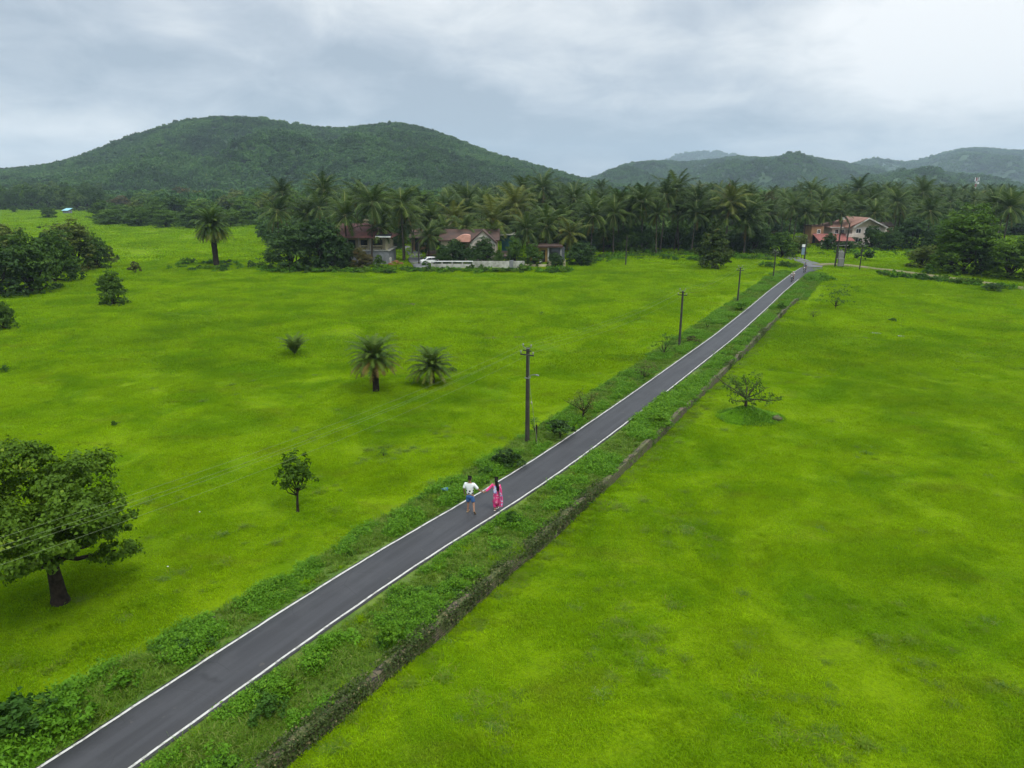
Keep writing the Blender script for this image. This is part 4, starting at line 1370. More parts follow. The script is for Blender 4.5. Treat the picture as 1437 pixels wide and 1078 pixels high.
C = np.stack([P.x + rw * q * np.cos(a) + .15 * rw * q, P.y + rw * q * np.sin(a) * .8, P.z - .12 + .80 * np.exp(-3.2 * q * q)], 1)
V, Fq, T = blades(rng, C, .13, .035, .9)
tag(obj('mound_grass', np_mesh('mound_grass', V, Fq, T, M['weed'])), 'grass covering the small mound under the sparse tree', 'grass', kind='stuff')


def twig_tree(loc, label, seed, H, spread, nlimb, leaf, nleaf, leafm, name='sparse_tree', group=None, trunkm='bark_pale', lowest=.25, elmax=1.25):
    """open tree: bare limbs with leaf sprays along them"""
    rng = np.random.RandomState(seed)
    t = thing(name, label, 'tree' if name.endswith('tree') else 'shrub', loc, 0, group)
    mb = MB(); Cs, Ns = [], []
    mb.tube([(0, 0, -.2), (0, 0, H * .16), (.03 * H, 0, H * .34)], [H * .055, H * .042, H * .03], 8)
    for i in range(nlimb):
        a = 2 * PI * i / nlimb + rng.uniform(-.4, .4); el = rng.uniform(lowest, elmax)
        ln = H * rng.uniform(.55, .85) * (1 if el > .6 else spread)
        d = Vector((math.cos(a) * math.cos(el), math.sin(a) * math.cos(el), math.sin(el)))
        st_ = Vector((.03 * H * rng.rand(), 0, H * rng.uniform(.16, .34)))
        pts = [st_ + d * ln * q + Vector(rng.normal(size=3)) * .03 * H * q + Vector((0, 0, .10 * H * q * q)) for q in (0, .3, .6, .85, 1)]
        mb.tube(pts, [H * .022, H * .016, H * .011, H * .007, H * .004], 5)
        for q in range(6):
            f = rng.uniform(.3, 1); b = pts[0].lerp(pts[-1], f); tw = Vector(rng.normal(size=3)) * .13 * H
            mb.tube([b, b + tw], [H * .005, H * .002], 4)
            k_ = max(1, nleaf // (nlimb * 6))
            Cs.append(np.array(b)[None] + np.array(tw)[None] * rng.uniform(.2, 1.15, (k_, 1)) + rng.normal(size=(k_, 3)) * .04 * H)
    C = np.concatenate(Cs); C = C[C[:, 2] > .03]
    nn = unit(rng.normal(size=C.shape) * .7 + np.array([0, 0, .6]))
    V, Fq, T = leaves(rng, C, nn, leaf, .5)
    obj('crown', np_mesh(name + '_crown', V, Fq, T, M[leafm]), None, t)
    obj('trunk', mb, M[trunkm], t, True)
    return t


twig_tree(Vector((P.x, P.y, P.z + .60)), 'sparse open tree growing from a grassy mound right of the wall', 8, 2.5, 1.45, 13, .17, 1050, 'mid', lowest=.08, elmax=1.05)
P2 = at(1090, 590)
sb = MB(); rng = np.random.RandomState(4)
for i in range(1):
    pass
b = bmesh.new(); bmesh.ops.create_icosphere(b, subdivisions=3, radius=.3)
for v in b.verts:
    k_ = 1 + .25 * math.sin(v.co.x * 11 + 1) * math.sin(v.co.y * 13) + .1 * math.sin(v.co.z * 17); v.co = v.co * k_; v.co.z *= .8
me = bpy.data.meshes.new('boulder'); b.to_mesh(me); b.free()
o = obj('boulder', me, M['stone'], None, True); o.location = (P2.x, P2.y, P2.z + .12); tag(o, 'mossy boulder at the foot of the grassy mound', 'rock')

# shrubs standing about the fields
for q in [(1172, 434, 62, 398, 'spiky bush in the right field by the puddles', 'fine', 'mid'), (1141, 446, 22, 433, 'little bush left of the spiky bush in the right field', 'fine', 'olive'),
          (190, 384, 22, 366, 'rusty leaved shrub beside the left thicket', 'bush', 'rust'), (156, 375, 30, 344, 'olive shrub between the left thicket and the rusty shrub', 'bush', 'olive'),
          (8, 522, 18, 512, 'low shrub clump at the left picture edge', 'bush', 'weed_dark'), (1395, 409, 40, 397, 'dark shrub beside the dirt track near the right edge', 'bush', 'dark'),
          (635, 521, 16, 515, 'tiny sprout right of the shorter date palm', 'bush', 'weed_dark'), (538, 641, 26, 629, 'low tangled weed clump in the middle of the left field', 'fine', 'weed_dark'),
          (760, 443, 15, 436, 'small weed clump in the field above the nearest pole', 'fine', 'weed_dark'), (1253, 451, 16, 446, 'low dark weed clump far out in the right field', 'bush', 'weed_dark'),
          (160, 598, 12, 590, 'tiny green weed in the left field above the big tree', 'bush', 'weed_dark')]:
    tree_at('shrub', q[4], 'shrub', q[5], 0, q[0], q[1], q[2], q[3], q[6], 'shrubs scattered over the fields')
# bushes on the verges
for q in [(712, 655, 44, 630, 'dark leafy bush on the left verge beyond the couple', 'bush', 'dark', 0), (683, 668, 22, 654, 'small bush on the left verge by the woman', 'bush', 'weed_dark', 1),
          (786, 614, 44, 590, 'low dark bush between the road and the nearest pole', 'bush', 'dark', 2), (750, 606, 34, 585, 'thin straggly bush at the foot of the nearest pole', 'fine', 'weed_dark', 1),
          (904, 531, 32, 507, 'brownish scrubby bush left of the road midway between poles', 'fine', 'rust', 0), (932, 500, 42, 468, 'round pale green bush beside the second pole', 'fine', 'mid', 1),
          (971, 482, 20, 470, 'small rusty bush on the verge right of the second pole', 'bush', 'rust', 1), (992, 461, 28, 446, 'leafy bush on the left verge past the second pole', 'fine', 'weed', 0),
          (1040, 436, 26, 424, 'low bush at the foot of the third pole', 'bush', 'weed', 2), (1096, 434, 14, 425, 'round bush on the right verge by the wall end', 'bush', 'weed_dark', 0),
          (719, 735, 26, 716, 'dark bush on the right verge beside the walking woman', 'bush', 'weed_dark', 1), (548, 905, 40, 876, 'bright pale green bush against the right wall', 'bush', 'weed_bright', 2),
          (378, 1010, 52, 975, 'dark leafy clump on the right verge at the bottom edge', 'bush', 'weed_dark', 0), (96, 1025, 74, 978, 'large leafy bush crowding the near left road edge', 'bush', 'weed', 1),
          (20, 1040, 110, 985, 'dark bush in the bottom left corner', 'bush', 'weed_dark', 2), (175, 965, 46, 942, 'leafy clump spilling toward the near left road line', 'bush', 'weed', 0),
          (262, 915, 40, 900, 'low bush beside the near stone edging', 'bush', 'weed_dark', 1), (400, 975, 40, 955, 'bright leafy weed on the near right verge', 'bush', 'weed_bright', 0),
          (925, 596, 34, 578, 'yellow-green creeping bush on the right verge beyond the couple', 'bush', 'weed_bright', 1)]:
    tree_at('shrub', q[4], 'shrub', q[5], q[7], q[0], q[1], q[2] * 1.25, q[3], q[6], 'bushes growing on the road verges')
twig_tree(at(818, 588), 'leggy half bare bush leaning on the left verge', 14, 1.75, 1.3, 9, .11, 620, 'olive', 'shrub', 'bushes growing on the road verges', 'bark', .1)

# left thicket
g_ = 'trees of the thicket at the left edge'
for i, q in enumerate([(-12, 418, 110, 332, 'broad', 'dark', 'darkest tree of the left thicket, cut by the picture edge'), (45, 410, 100, 322, 'thick', 'mid', 'mid green tree in the front of the left thicket'),
                       (78, 396, 80, 318, 'thick', 'mid', 'dark tree between the edge tree and the tall one in the left thicket'), (105, 380, 84, 302, 'tall', 'olive', 'tallest olive topped tree of the left thicket'),
                       (10, 385, 90, 312, 'thick', 'olive', 'olive tree at the back of the left thicket'), (136, 377, 46, 326, 'thick', 'mid', 'smaller tree at the right end of the left thicket')]):
    tree_at('broadleaf_tree', q[6], 'tree', q[4], i, q[0], q[1], q[2], q[3], q[5], g_)
tree_at('small_tree', 'small round bushy tree in front of the left thicket', 'tree', 'thick', 1, 160, 428, 50, 378, 'mid')
tree_at('small_tree', 'small leafy tree cut by the left picture edge', 'tree', 'thick', 2, 6, 462, 42, 420, 'mid')

# trees round the houses
g_ = 'broadleaf trees round the houses'
for i, q in enumerate([(532, 375, 26, 357, 'bush', 'mid', 'small leafy bush below the veranda railing'), (470, 377, 56, 316, 'thick', 'dark', 'dark tree overhanging the left end of the red roof'), (588, 350, 30, 318, 'thick', 'mid', 'leafy tree half hiding the dark roofed lane house'), (622, 372, 30, 342, 'thick', 'dark', 'dark bush at the left corner of the tiled house'), (597, 375, 17, 365, 'bush', 'weed_dark', 'small bush at the left end of the compound wall'), (661, 373, 26, 343, 'thick', 'dark', 'dark tree filling the gap between the two round trees'), (605, 356, 36, 322, 'thick', 'dark', 'dark tree between the lane and the brown tiled house'), (748, 374, 40, 340, 'thick', 'mid', 'bushy tree before the left end of the ochre house'),
                       (780, 375, 30, 354, 'thick', 'dark', 'dark low bush before the right end of the ochre house'), (556, 352, 30, 322, 'thick', 'dark', 'dark tree behind the right corner of the veranda house'), (488, 374, 38, 338, 'thick', 'dark', 'dark tree covering the left part of the veranda'),
                       (700, 372, 22, 350, 'thick', 'mid', 'small tree hiding the outbuilding corner'), (1162, 351, 26, 326, 'thick', 'dark', 'dark tree between the tan building and the red sheet roof'), (1250, 352, 34, 318, 'thick', 'dark', 'dark tree at the right corner of the orange roofed house'), (1186, 352, 30, 337, 'thick', 'dark', 'dark bush under the red sheet roof'), (1236, 350, 40, 324, 'thick', 'mid', 'leafy tree before the right side of the orange roofed house'), (1160, 349, 26, 337, 'bush', 'mid', 'bush before the left end of the red sheet roof'),(410, 378, 88, 312, 'thick', 'dark', 'darkest huge tree left of the red roofed veranda house'), (452, 379, 86, 305, 'broad', 'dark', 'dark dense tree touching the red roofed veranda house'),
                       (508, 376, 40, 346, 'thick', 'rust', 'low rusty bush in front of the veranda house'), (640, 370, 48, 334, 'thick', 'dark', 'left one of two round trees before the brown tiled house'),
                       (680, 370, 44, 332, 'thick', 'dark', 'right one of two round trees before the brown tiled house'), (723, 372, 34, 330, 'thick', 'mid', 'leafy tree behind the end of the white compound wall'),
                       (815, 372, 54, 338, 'thick', 'dark', 'dark bushy tree right of the small ochre house'), (1000, 377, 58, 304, 'cone', 'olive_dark', 'pointed yellow topped tree at the edge of the scrub'),
                       (1097, 361, 50, 324, 'broad', 'mid', 'small spreading tree at the road junction'), (1120, 356, 34, 327, 'thick', 'olive', 'olive bush behind the junction tree'),
                       (1222, 348, 36, 315, 'thick', 'dark', 'dark tree in front of the orange roofed house'), (1276, 350, 64, 303, 'thick', 'dark', 'big dark round tree right of the orange roofed house'),
                       (1312, 352, 52, 318, 'thick', 'dark', 'dark tree behind the low olive bushes on the right'), (1292, 376, 50, 342, 'thick', 'olive', 'olive bush with flat top beside the dirt track'),
                       (1352, 384, 100, 280, 'tall', 'light', 'tallest light green tree by the dirt track on the right'), (1332, 384, 66, 322, 'tall', 'light', 'lighter lower tree hugging the tallest light green tree'),
                       (1376, 386, 60, 326, 'thick', 'dark', 'dark tree under the right side of the light green tree'), (1415, 392, 70, 328, 'tall', 'light', 'light green tree near the right picture edge'),
                       (1450, 395, 74, 322, 'tall', 'light', 'light green tree cut by the right picture edge'), (1322, 380, 36, 362, 'bush', 'weed_dark', 'low grey green bush below the light green tree'),
                       (1214, 366, 34, 346, 'bush', 'dark', 'dark bush behind the pole right of the transformer'), (1248, 352, 44, 334, 'bush', 'mid', 'low bush below the right end of the orange roofed house'),
                       (1302, 387, 22, 370, 'bush', 'weed_dark', 'small bush at the edge of the dirt track'), (1200, 350, 40, 338, 'bush', 'mid', 'hedge like bush before the red sheet roof'),
                       (1074, 330, 40, 266, 'tall', 'rust', 'tall rusty topped tree in the grove above the junction'), (1019, 330, 34, 256, 'broad', 'rust', 'rusty crowned tree in the middle of the palm grove')]):
    tree_at('broadleaf_tree' if q[4] != 'bush' else 'shrub', q[6], 'tree' if q[4] != 'bush' else 'shrub', q[4], i, q[0], q[1], q[2], q[3], q[5], g_)
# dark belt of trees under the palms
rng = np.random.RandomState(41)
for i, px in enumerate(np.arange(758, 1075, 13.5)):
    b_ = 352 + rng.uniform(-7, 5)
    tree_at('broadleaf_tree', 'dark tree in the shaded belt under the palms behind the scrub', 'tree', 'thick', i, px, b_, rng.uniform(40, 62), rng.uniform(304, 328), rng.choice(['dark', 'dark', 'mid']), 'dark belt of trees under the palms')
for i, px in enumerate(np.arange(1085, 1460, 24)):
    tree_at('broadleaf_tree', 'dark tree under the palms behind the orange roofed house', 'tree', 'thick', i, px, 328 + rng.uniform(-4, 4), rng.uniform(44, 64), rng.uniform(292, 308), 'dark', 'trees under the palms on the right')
for i, px in enumerate(np.arange(485, 760, 21)):
    tree_at('broadleaf_tree', 'tree in the village behind the houses, half hidden by palms', 'tree', 'thick', i, px, 338 + rng.uniform(-6, 4), rng.uniform(36, 56), rng.uniform(296, 318), rng.choice(['dark', 'mid', 'olive']), 'village trees behind the houses')
# light green wood left of the palms
lab = 'light green rounded tree in the wood behind the lone date palm'
gl = 'light green wood behind the lone date palm'
rows = [(318, 14, 46, 290), (308, 22, 52, 274), (298, 24, 50, 264)]
for r_i, (b_, st_, w, ty) in enumerate(rows):
    x0 = 148 if r_i else 152
    for i, px in enumerate(np.arange(x0, 392, st_ * 1.1)):
        fl = px < 190
        tree_at('broadleaf_tree', lab, 'tree', 'thick' if r_i == 0 else 'broad', i + r_i, px + rng.uniform(-5, 5), b_ + rng.uniform(-3, 3) - 2 * r_i, w * rng.uniform(.8, 1.15),
                ty + rng.uniform(-5, 7) + (6 if fl else 0), rng.choice(['light', 'mid', 'olive', 'light', 'rust'] if r_i else ['mid', 'light', 'mid']), gl)
lab = 'tree crown in the wood above the houses, seen past the palms'
for r_i, (b_, st_, w, ty) in enumerate([(312, 22, 44, 268), (303, 24, 42, 260)]):
    for i, px in enumerate(np.arange(385, 660, st_)):
        tree_at('broadleaf_tree', lab, 'tree', 'broad', i + r_i, px + rng.uniform(-6, 6), b_ + rng.uniform(-3, 3), w * rng.uniform(.8, 1.2), ty + rng.uniform(-5, 6), rng.choice(['light', 'olive', 'mid', 'grove', 'light']), 'wood above the houses')
rng = np.random.RandomState(44)
for i, px in enumerate(np.concatenate([np.arange(650, 1440, 31), np.arange(700, 1100, 47)])):
    tree_at('broadleaf_tree', 'rounded broadleaf tree standing among the palms of the grove', 'tree', ('broad', 'tall', 'thick')[i % 3], i, px + rng.uniform(-9, 9), 316 + rng.uniform(-8, 10), rng.uniform(38, 64), rng.uniform(265, 288), rng.choice(['mid', 'olive', 'dark', 'light', 'grove', 'olive']), 'broadleaf trees mixed into the palm grove')
# far wood at the upper left clearing
for i, px in enumerate(np.concatenate([np.arange(-14, 146, 11.5), np.arange(-8, 150, 17)])):
    far = i > 13
    tree_at('broadleaf_tree', 'dark tree along the far edge of the upper left clearing', 'tree', 'broad', i, px + rng.uniform(-3, 3), (288 if far else 293.5) + rng.uniform(-1, 2) + (2 if 90 < px < 140 else 0), rng.uniform(24, 38), (256 if far else 262) + rng.uniform(-4, 5), rng.choice(['grove', 'mid', 'dark']), 'trees along the far clearing')
tree_at('broadleaf_tree', 'flat crowned tree standing alone in the upper left clearing', 'tree', 'broad', 2, 68, 306.5, 28, 291, 'mid', None)
tree_at('shrub', 'small bush at the left side of the upper left clearing', 'shrub', 'thick', 2, 20, 299, 12, 287, 'mid', None)
tree_at('small_tree', 'slim young tree poking above the left thicket', 'tree', 'tall', 0, 55, 322, 9, 317, 'dark', None)
# the village edge woods behind the clearing, base hidden: see distant_woodland

# ------------------------------------------------------------------ coconut palms
front = [(386, 297, 158, 1.15, 'leftmost coconut palm, above the darkest huge tree'), (400, 270, 205, 1.1, 'palm behind the leftmost coconut palm, rising higher'), (459, 268, 185, 1.2, 'tallest palm behind the dark trees left of the veranda house'),
         (447, 292, 160, 1.05, 'palm leaning over the dark trees left of the veranda house'), (483, 303, 140, 1.0, 'palm in front of the red roof of the veranda house'),
         (517, 286, 139, 1.1, 'tall palm rising in front of the veranda columns'), (563, 288, 146, 1.15, 'full headed palm between the veranda house and the lane'), (566, 316, 150, .9, 'short palm below the full headed one by the lane'),
         (609, 309, 160, 1.1, 'palm behind the lane left of the brown tiled house'), (588, 285, 190, 1.0, 'palm far behind the lane'), (693, 309, 158, 1.2, 'yellow streaked palm above the brown tiled house'),
         (724, 288, 165, 1.15, 'tall palm right of the yellow streaked one'), (730, 266, 200, 1.1, 'highest palm above the teal sheet'), (764, 265, 190, 1.2, 'palm whose head stands above the grove in the centre'),
         (766, 318, 150, 1.1, 'low palm over the small ochre house'), (801, 328, 148, .85, 'short yellowish palm right of the small ochre house'), (830, 303, 160, 1.1, 'palm with wide head above the dark bushy tree'),
         (807, 280, 180, 1.1, 'palm in the second row above the small ochre house'), (848, 324, 162, .7, 'small pale palm deep in the dark belt'), (870, 287, 165, 1.1, 'thin palm above the thin scrub pole'),
         (904, 283, 163, 1.15, 'palm at the left of the dense front row'), (931, 273, 166, 1.1, 'palm in the middle of the dense front row'), (958, 266, 168, 1.15, 'highest palm of the dense front row'),
         (981, 283, 165, 1.1, 'palm at the right of the dense front row'), (1020, 284, 160, 1.2, 'broad palm above the pointed yellow topped tree'), (1048, 312, 160, 1.15, 'low wide palm above the bend of the village road'),
         (1052, 287, 190, 1.0, 'palm behind the low wide palm'), (1110, 290, 190, 1.05, 'palm left of the tan building'), (1139, 270, 210, 1.1, 'tall palm standing up left of the orange roofed house'),
         (1153, 283, 200, 1.0, 'palm just behind the tan building'), (1188, 284, 205, 1.0, 'palm behind the left end of the orange roof'), (1205, 266, 215, 1.15, 'tallest palm behind the orange roofed house'),
         (1222, 281, 210, 1.0, 'palm behind the ridge of the orange roof'), (1233, 273, 225, 1.0, 'palm behind and above the orange gable'), (1262, 285, 195, 1.15, 'palm right of the orange roofed house'),
         (1294, 270, 215, 1.2, 'windblown palm rising above the big dark round tree'), (1307, 297, 180, 1.1, 'low palm between the big dark tree and the light tree'), (1393, 288, 170, 1.2, 'palm behind the tallest light green tree'),
         (1418, 292, 165, 1.2, 'palm above the light tree near the right edge'), (1409, 281, 200, 1.0, 'palm in the second row near the right edge')]
front += [(535, 320, 141, .85, 'short palm before the right half of the red roof'), (601, 331, 146, .75, 'short palm beside the lane bend'), (655, 318, 151, .8, 'palm whose head hangs over the middle of the brown tiled roof'), (741, 322, 146, .9, 'palm at the left corner of the ochre house'), (688, 327, 149, .7, 'short palm at the right end of the brown tiled roof'),
          (653, 300, 165, 1.0, 'palm rising behind the ridge of the brown tiled house'), (636, 308, 160, .95, 'low palm left of the yellow streaked palm behind the tiled house'), (659, 280, 185, 1.05, 'palm well behind the tiled house'),
          (576, 303, 158, .9, 'small palm between the lane and the full headed palm'), (430, 300, 162, 1.0, 'palm among the dark trees left of the veranda house'), (540, 300, 162, 1.0, 'palm behind the right end of the red roof'),
          (500, 276, 190, 1.0, 'palm behind the ridge of the red roof'), (625, 322, 151, .7, 'short palm at the left corner of the brown tiled roof'), (706, 318, 162, .9, 'palm behind the teal shed'), (783, 308, 158, 1.0, 'palm between the ochre house and the teal shed')]
gp = 'coconut palms at the front of the grove'
for i, (px, py, Yd, size, lb) in enumerate(front):
    c = ray(px, py, Yd)
    coconut(c.x, c.y, c.z, i, size * (1.26 if px < 850 else 1.15), lb, gp, 'palm_yellow' if 'yellow' in lb else ('palm', 'palm_dark')[i % 2], True)
rng = np.random.RandomState(51)
lab = 'coconut palm deep in the grove, one of many alike'
done = [(f[0], f[1]) for f in front]
made = 0
for tries in range(4000):
    if made >= 178: break
    px = rng.uniform(620, 1475)
    py = rng.uniform(264, 300) if px > 700 else rng.uniform(266, 292)
    if px < 700 and rng.rand() < .3: continue
    Yd = 150 + (300 - py) * rng.uniform(3.0, 6.5) + (35 if px > 1070 else 10)
    if px > 1300 and py > 285: continue
    if min((a - px) ** 2 + ((b - py) * 2.0) ** 2 for a, b in done) < 13 ** 2: continue
    done.append((px, py)); c = ray(px, py, Yd)
    coconut(c.x, c.y, c.z, rng.randint(6), rng.uniform(.85, 1.25), lab, 'coconut palms deep in the grove', ('palm', 'palm', 'palm_dark', 'palm_dark', 'palm_yellow')[rng.choice(5, p=[.35, .25, .2, .13, .07])], rng.rand() < .5, rng.uniform(0, 6.28)); made += 1

# ================================================================== BUILDINGS
class House:
    """parts placed by what is seen in the photograph, on vertical planes at their own distance"""
    def __init__(s, name, label, cat, px, py, Yd, group=None):
        b = ray(px, py, Yd); s.o = Vector((b.x, Yd, float(gz(b.x, Yd))))
        s.t = thing(name, label, cat, s.o, 0, group)
    def part(s, name, mb, m, parent=None, bevel=0.0):
        mb.v = [tuple(Vector(v) - s.o) for v in mb.v]
        return obj(name, mb, m, parent or s.t, bevel=bevel)
    def rect(s, px0, px1, py0, py1, Yd, depth, ground=False):
        a = ray(px0, py0, Yd); b = ray(px1, py1, Yd)
        return (a.x, Yd, (s.o.z - .4) if ground else b.z), (b.x, Yd + depth, a.z)
    def box(s, name, px0, px1, py0, py1, Yd, depth, m, parent=None, ground=False, bevel=0.0):
        a, b = s.rect(px0, px1, py0, py1, Yd, depth, ground)
        return s.part(name, MB().span(a, b), m, parent, bevel)
    def window(s, px0, px1, py0, py1, Yd, frame='white_paint', w=.09):
        a, b = s.rect(px0, px1, py0, py1, Yd, .06)
        mb = MB(); y0, y1 = Yd - .05, Yd + .03
        mb.span((a[0], y0, a[2]), (a[0] + w, y1, b[2])).span((b[0] - w, y0, a[2]), (b[0], y1, b[2]))
        mb.span((a[0] + w, y0, a[2]), (b[0] - w, y1, a[2] + w)).span((a[0] + w, y0, b[2] - w), (b[0] - w, y1, b[2]))
        mx_ = (a[0] + b[0]) / 2; mb.span((mx_ - w * .3, y0 + .01, a[2] + w), (mx_ + w * .3, y1, b[2] - w))
        f = s.part('window', mb, M[frame])
        s.part('pane', MB().span((a[0] + w, Yd - .02, a[2] + w), (b[0] - w, Yd + .01, b[2] - w)), M['glass'], f)
        return f
    def hip(s, name, x0, x1, y0, y1, ze, zr, rx0, rx1, m, th=.16, ry=None):
        ym = (y0 + y1) / 2 if ry is None else ry
        top = [(x0, y0, ze), (x1, y0, ze), (x1, y1, ze), (x0, y1, ze), (rx0, ym, zr), (rx1, ym, zr)]
        low = [(a, b, c - th) for a, b, c in top]
        fs = [(0, 1, 5, 4), (1, 2, 5), (2, 3, 4, 5), (3, 0, 4)]
        fs2 = [tuple(i + 6 for i in reversed(f)) for f in fs]
        rim = [(0, 6, 7, 1), (1, 7, 8, 2), (2, 8, 9, 3), (3, 9, 6, 0)]
        return s.part(name, MB().add(top + low, fs + fs2 + rim), m)


# veranda house with red roof
Y0 = at(546, 371.5).y
h = House('veranda_house', 'raised house with red tiled roof and pillared veranda left of the lane', 'house', 510, 371, Y0)
h.box('plinth', 462, 546, 352.4, 371, Y0, 9, M['grey_wall'], ground=True)
h.box('floor_edge', 461, 547, 351, 352.4, Y0 - .15, 9.2, M['white_wall'])
h.box('wall', 463, 545, 332.6, 351, Y0 + 2.4, 6.4, M['cream'])
for a, b in ((486, 499), (506, 516), (523, 537)):
    h.window(a, b, 337, 348, Y0 + 2.39, 'cloth_dark', .12)
for px in (488, 503.3, 519.2): h.box('column', px - .9, px + .9, 333.3, 351, Y0 + .1, .3, M['white_wall'], bevel=.02)
h.box('column', 540, 543.6, 333.3, 351, Y0 + .1, .45, M['cream'], bevel=.02)
mb = MB()
for px in np.arange(504.5, 540, 1.35):
    if abs(px - 519) > 1.2: a, b = h.rect(px - .28, px + .28, 345.5, 351, Y0 + .2, .1); mb.span(a, b)
a, b = h.rect(504.2, 518.3, 344.6, 345.5, Y0 + .17, .16); mb.span(a, b)
a, b = h.rect(520.2, 540, 344.6, 345.5, Y0 + .17, .16); mb.span(a, b)
h.part('railing', mb, M['cream'])
e_ = ray(468, 333, Y0 - .8); f_ = ray(549, 333, Y0 - .8); r_ = ray(478, 313.5, Y0 + 4.5); r2 = ray(515, 313.5, Y0 + 4.5)
h.hip('roof', e_.x - 2, f_.x, Y0 - .8, Y0 + 9.6, e_.z, r_.z, r_.x, r2.x, M['tile_red'])
h.box('porch_roof', 527, 547.5, 329.6, 331.6, Y0 - 1.4, 2.2, M['cloth_dark'])
h.box('fascia', 526.6, 548, 331.6, 333.4, Y0 - 1.5, .2, M['white_paint'])
h.box('upper_block', 509, 516, 308, 317, Y0 + 5, 1.2, M['cream'])
h.box('stair', 546.2, 549, 362, 371, Y0 + .6, 1.2, M['white_wall'], ground=True)
# stacked laterite blocks by the lane
b_ = House('block_pile', 'low pile of orange laterite blocks beside the veranda house', 'pile', 556, 373, Y0 - .6)
mb = MB(); rng = np.random.RandomState(5)
for i in range(26):
    x_ = b_.o.x + rng.uniform(-1.4, 1.4); z_ = b_.o.z + .12 + .23 * rng.randint(0, 4) * (1 - abs(x_ - b_.o.x) / 2)
    mb.box((x_, b_.o.y + rng.uniform(-.4, .4), z_), (.42, .24, .22), rng.uniform(-.3, .3))
b_.part('blocks', mb, plain('laterite_block', (.34, .17, .075), (.22, .11, .05), .9, 2, .1))

# brown tiled house
Y0 = at(640, 371).y + 3.5
h = House('tiled_house', 'cream house under a long brown tiled roof behind two round trees', 'house', 655, 368, Y0)
h.box('wall', 618.5, 697.5, 336, 368, Y0, 9, M['cream'], ground=True)
e_ = ray(615, 337, Y0 - .7); f_ = ray(701, 337, Y0 - .7); r_ = ray(619, 321.5, Y0 + 4.5)
mb = MB()
mb.slab([(e_.x, Y0 - .7, e_.z), (f_.x, Y0 - .7, e_.z), (f_.x, Y0 + 4.5, r_.z), (e_.x, Y0 + 4.5, r_.z)], .18)
mb.slab([(e_.x, Y0 + 4.5, r_.z), (f_.x, Y0 + 4.5, r_.z), (f_.x, Y0 + 9.7, e_.z), (e_.x, Y0 + 9.7, e_.z)], .18)
h.part('roof', mb, M['tile_brown'])
a = ray(659, 341, Y0 - 2.2); b = ray(696, 341, Y0 - 2.2); c = ray(677, 323, Y0 - 2.2); mx_ = (a.x + b.x) / 2
mb = MB().slab([(a.x - .3, Y0 - 2.4, a.z), (mx_, Y0 - 2.4, c.z), (mx_, Y0 + 4, c.z), (a.x - .3, Y0 + 4, a.z)], .16)
mb.slab([(mx_, Y0 - 2.4, c.z), (b.x + .3, Y0 - 2.4, b.z), (b.x + .3, Y0 + 4, b.z), (mx_, Y0 + 4, c.z)], .16)
h.part('porch_roof', mb, M['tile_brown'])
mb = MB().prism([(a.x, h.o.z - .3), (b.x, h.o.z - .3), (b.x, b.z - .2), (mx_, c.z - .22), (a.x, a.z - .2)], Y0 - 2.0, Y0 - .02)
h.part('porch_wall', mb, M['offwhite'])
mb = MB(); pts = [Vector((mx_ + (b.x - mx_) * math.cos(q) * .95, Y0 - 2.1, a.z - 1.2 + (c.z - a.z) * .95 * math.sin(q))) for q in np.linspace(.12, PI - .12, 14)]
mb.tube(pts, .13, 6); h.part('arch_trim', mb, M['white_wall'])
a = ray(636, 339.5, Y0 - 1.6); b = ray(660, 339.5, Y0 - 1.6); c = ray(650, 329, Y0 - 1.6)
prof = [(a.x, a.z)] + [(a.x + (b.x - a.x) * q, a.z + (c.z - a.z) * math.sin(PI * q * .62 + .15)) for q in np.linspace(0, 1, 9)] + [(b.x, a.z)]
h.part('awning', MB().prism(prof, Y0 - 1.9, Y0 - .03), M['salmon'])
for a, b, c, d in ((622, 629, 347, 357), (634, 641, 350, 366)): h.window(a, b, c, d, Y0 - .01)
h.window(664, 672, 349, 361, Y0 - 2.01); h.window(682, 690, 349, 361, Y0 - 2.01)
h.box('door', 645, 652, 348, 368, Y0 - .07, .06, M['bark'], ground=True)
# outbuilding and teal shed
h = House('outbuilding', 'small grey outbuilding with lean brown roof right of the tiled house', 'shed', 709, 368, Y0 - .5)
h.box('wall', 699, 722, 358, 368, Y0 - .5, 3, M['grey_wall'], ground=True)
a = ray(696, 359.5, Y0 - 1.1); b = ray(724, 359.5, Y0 - 1.1); c = ray(696, 352, Y0 + 2.7)
h.part('roof', MB().slab([(a.x, Y0 - 1.1, a.z), (b.x, Y0 - 1.1, a.z), (b.x, Y0 + 2.7, c.z), (a.x, Y0 + 2.7, c.z)], .12), M['tile_brown'])
h.box('door', 712, 719, 359.6, 368, Y0 - .56, .05, M['dark_open'], ground=True)
h = House('sheet_shed', 'tall shed with dark teal side and white roof edge behind the houses', 'shed', 714, 345, 158)
h.box('wall', 704, 722, 330, 345, 158, 5, M['teal'], ground=True)
a = ray(701, 330.5, 157.4); b = ray(723, 329, 157.4); c = ray(701, 326, 163.5)
h.part('roof', MB().slab([(a.x, 157.4, a.z), (b.x, 157.4, b.z), (b.x, 163.5, c.z), (a.x, 163.5, c.z)], .12), M['white_wall'])
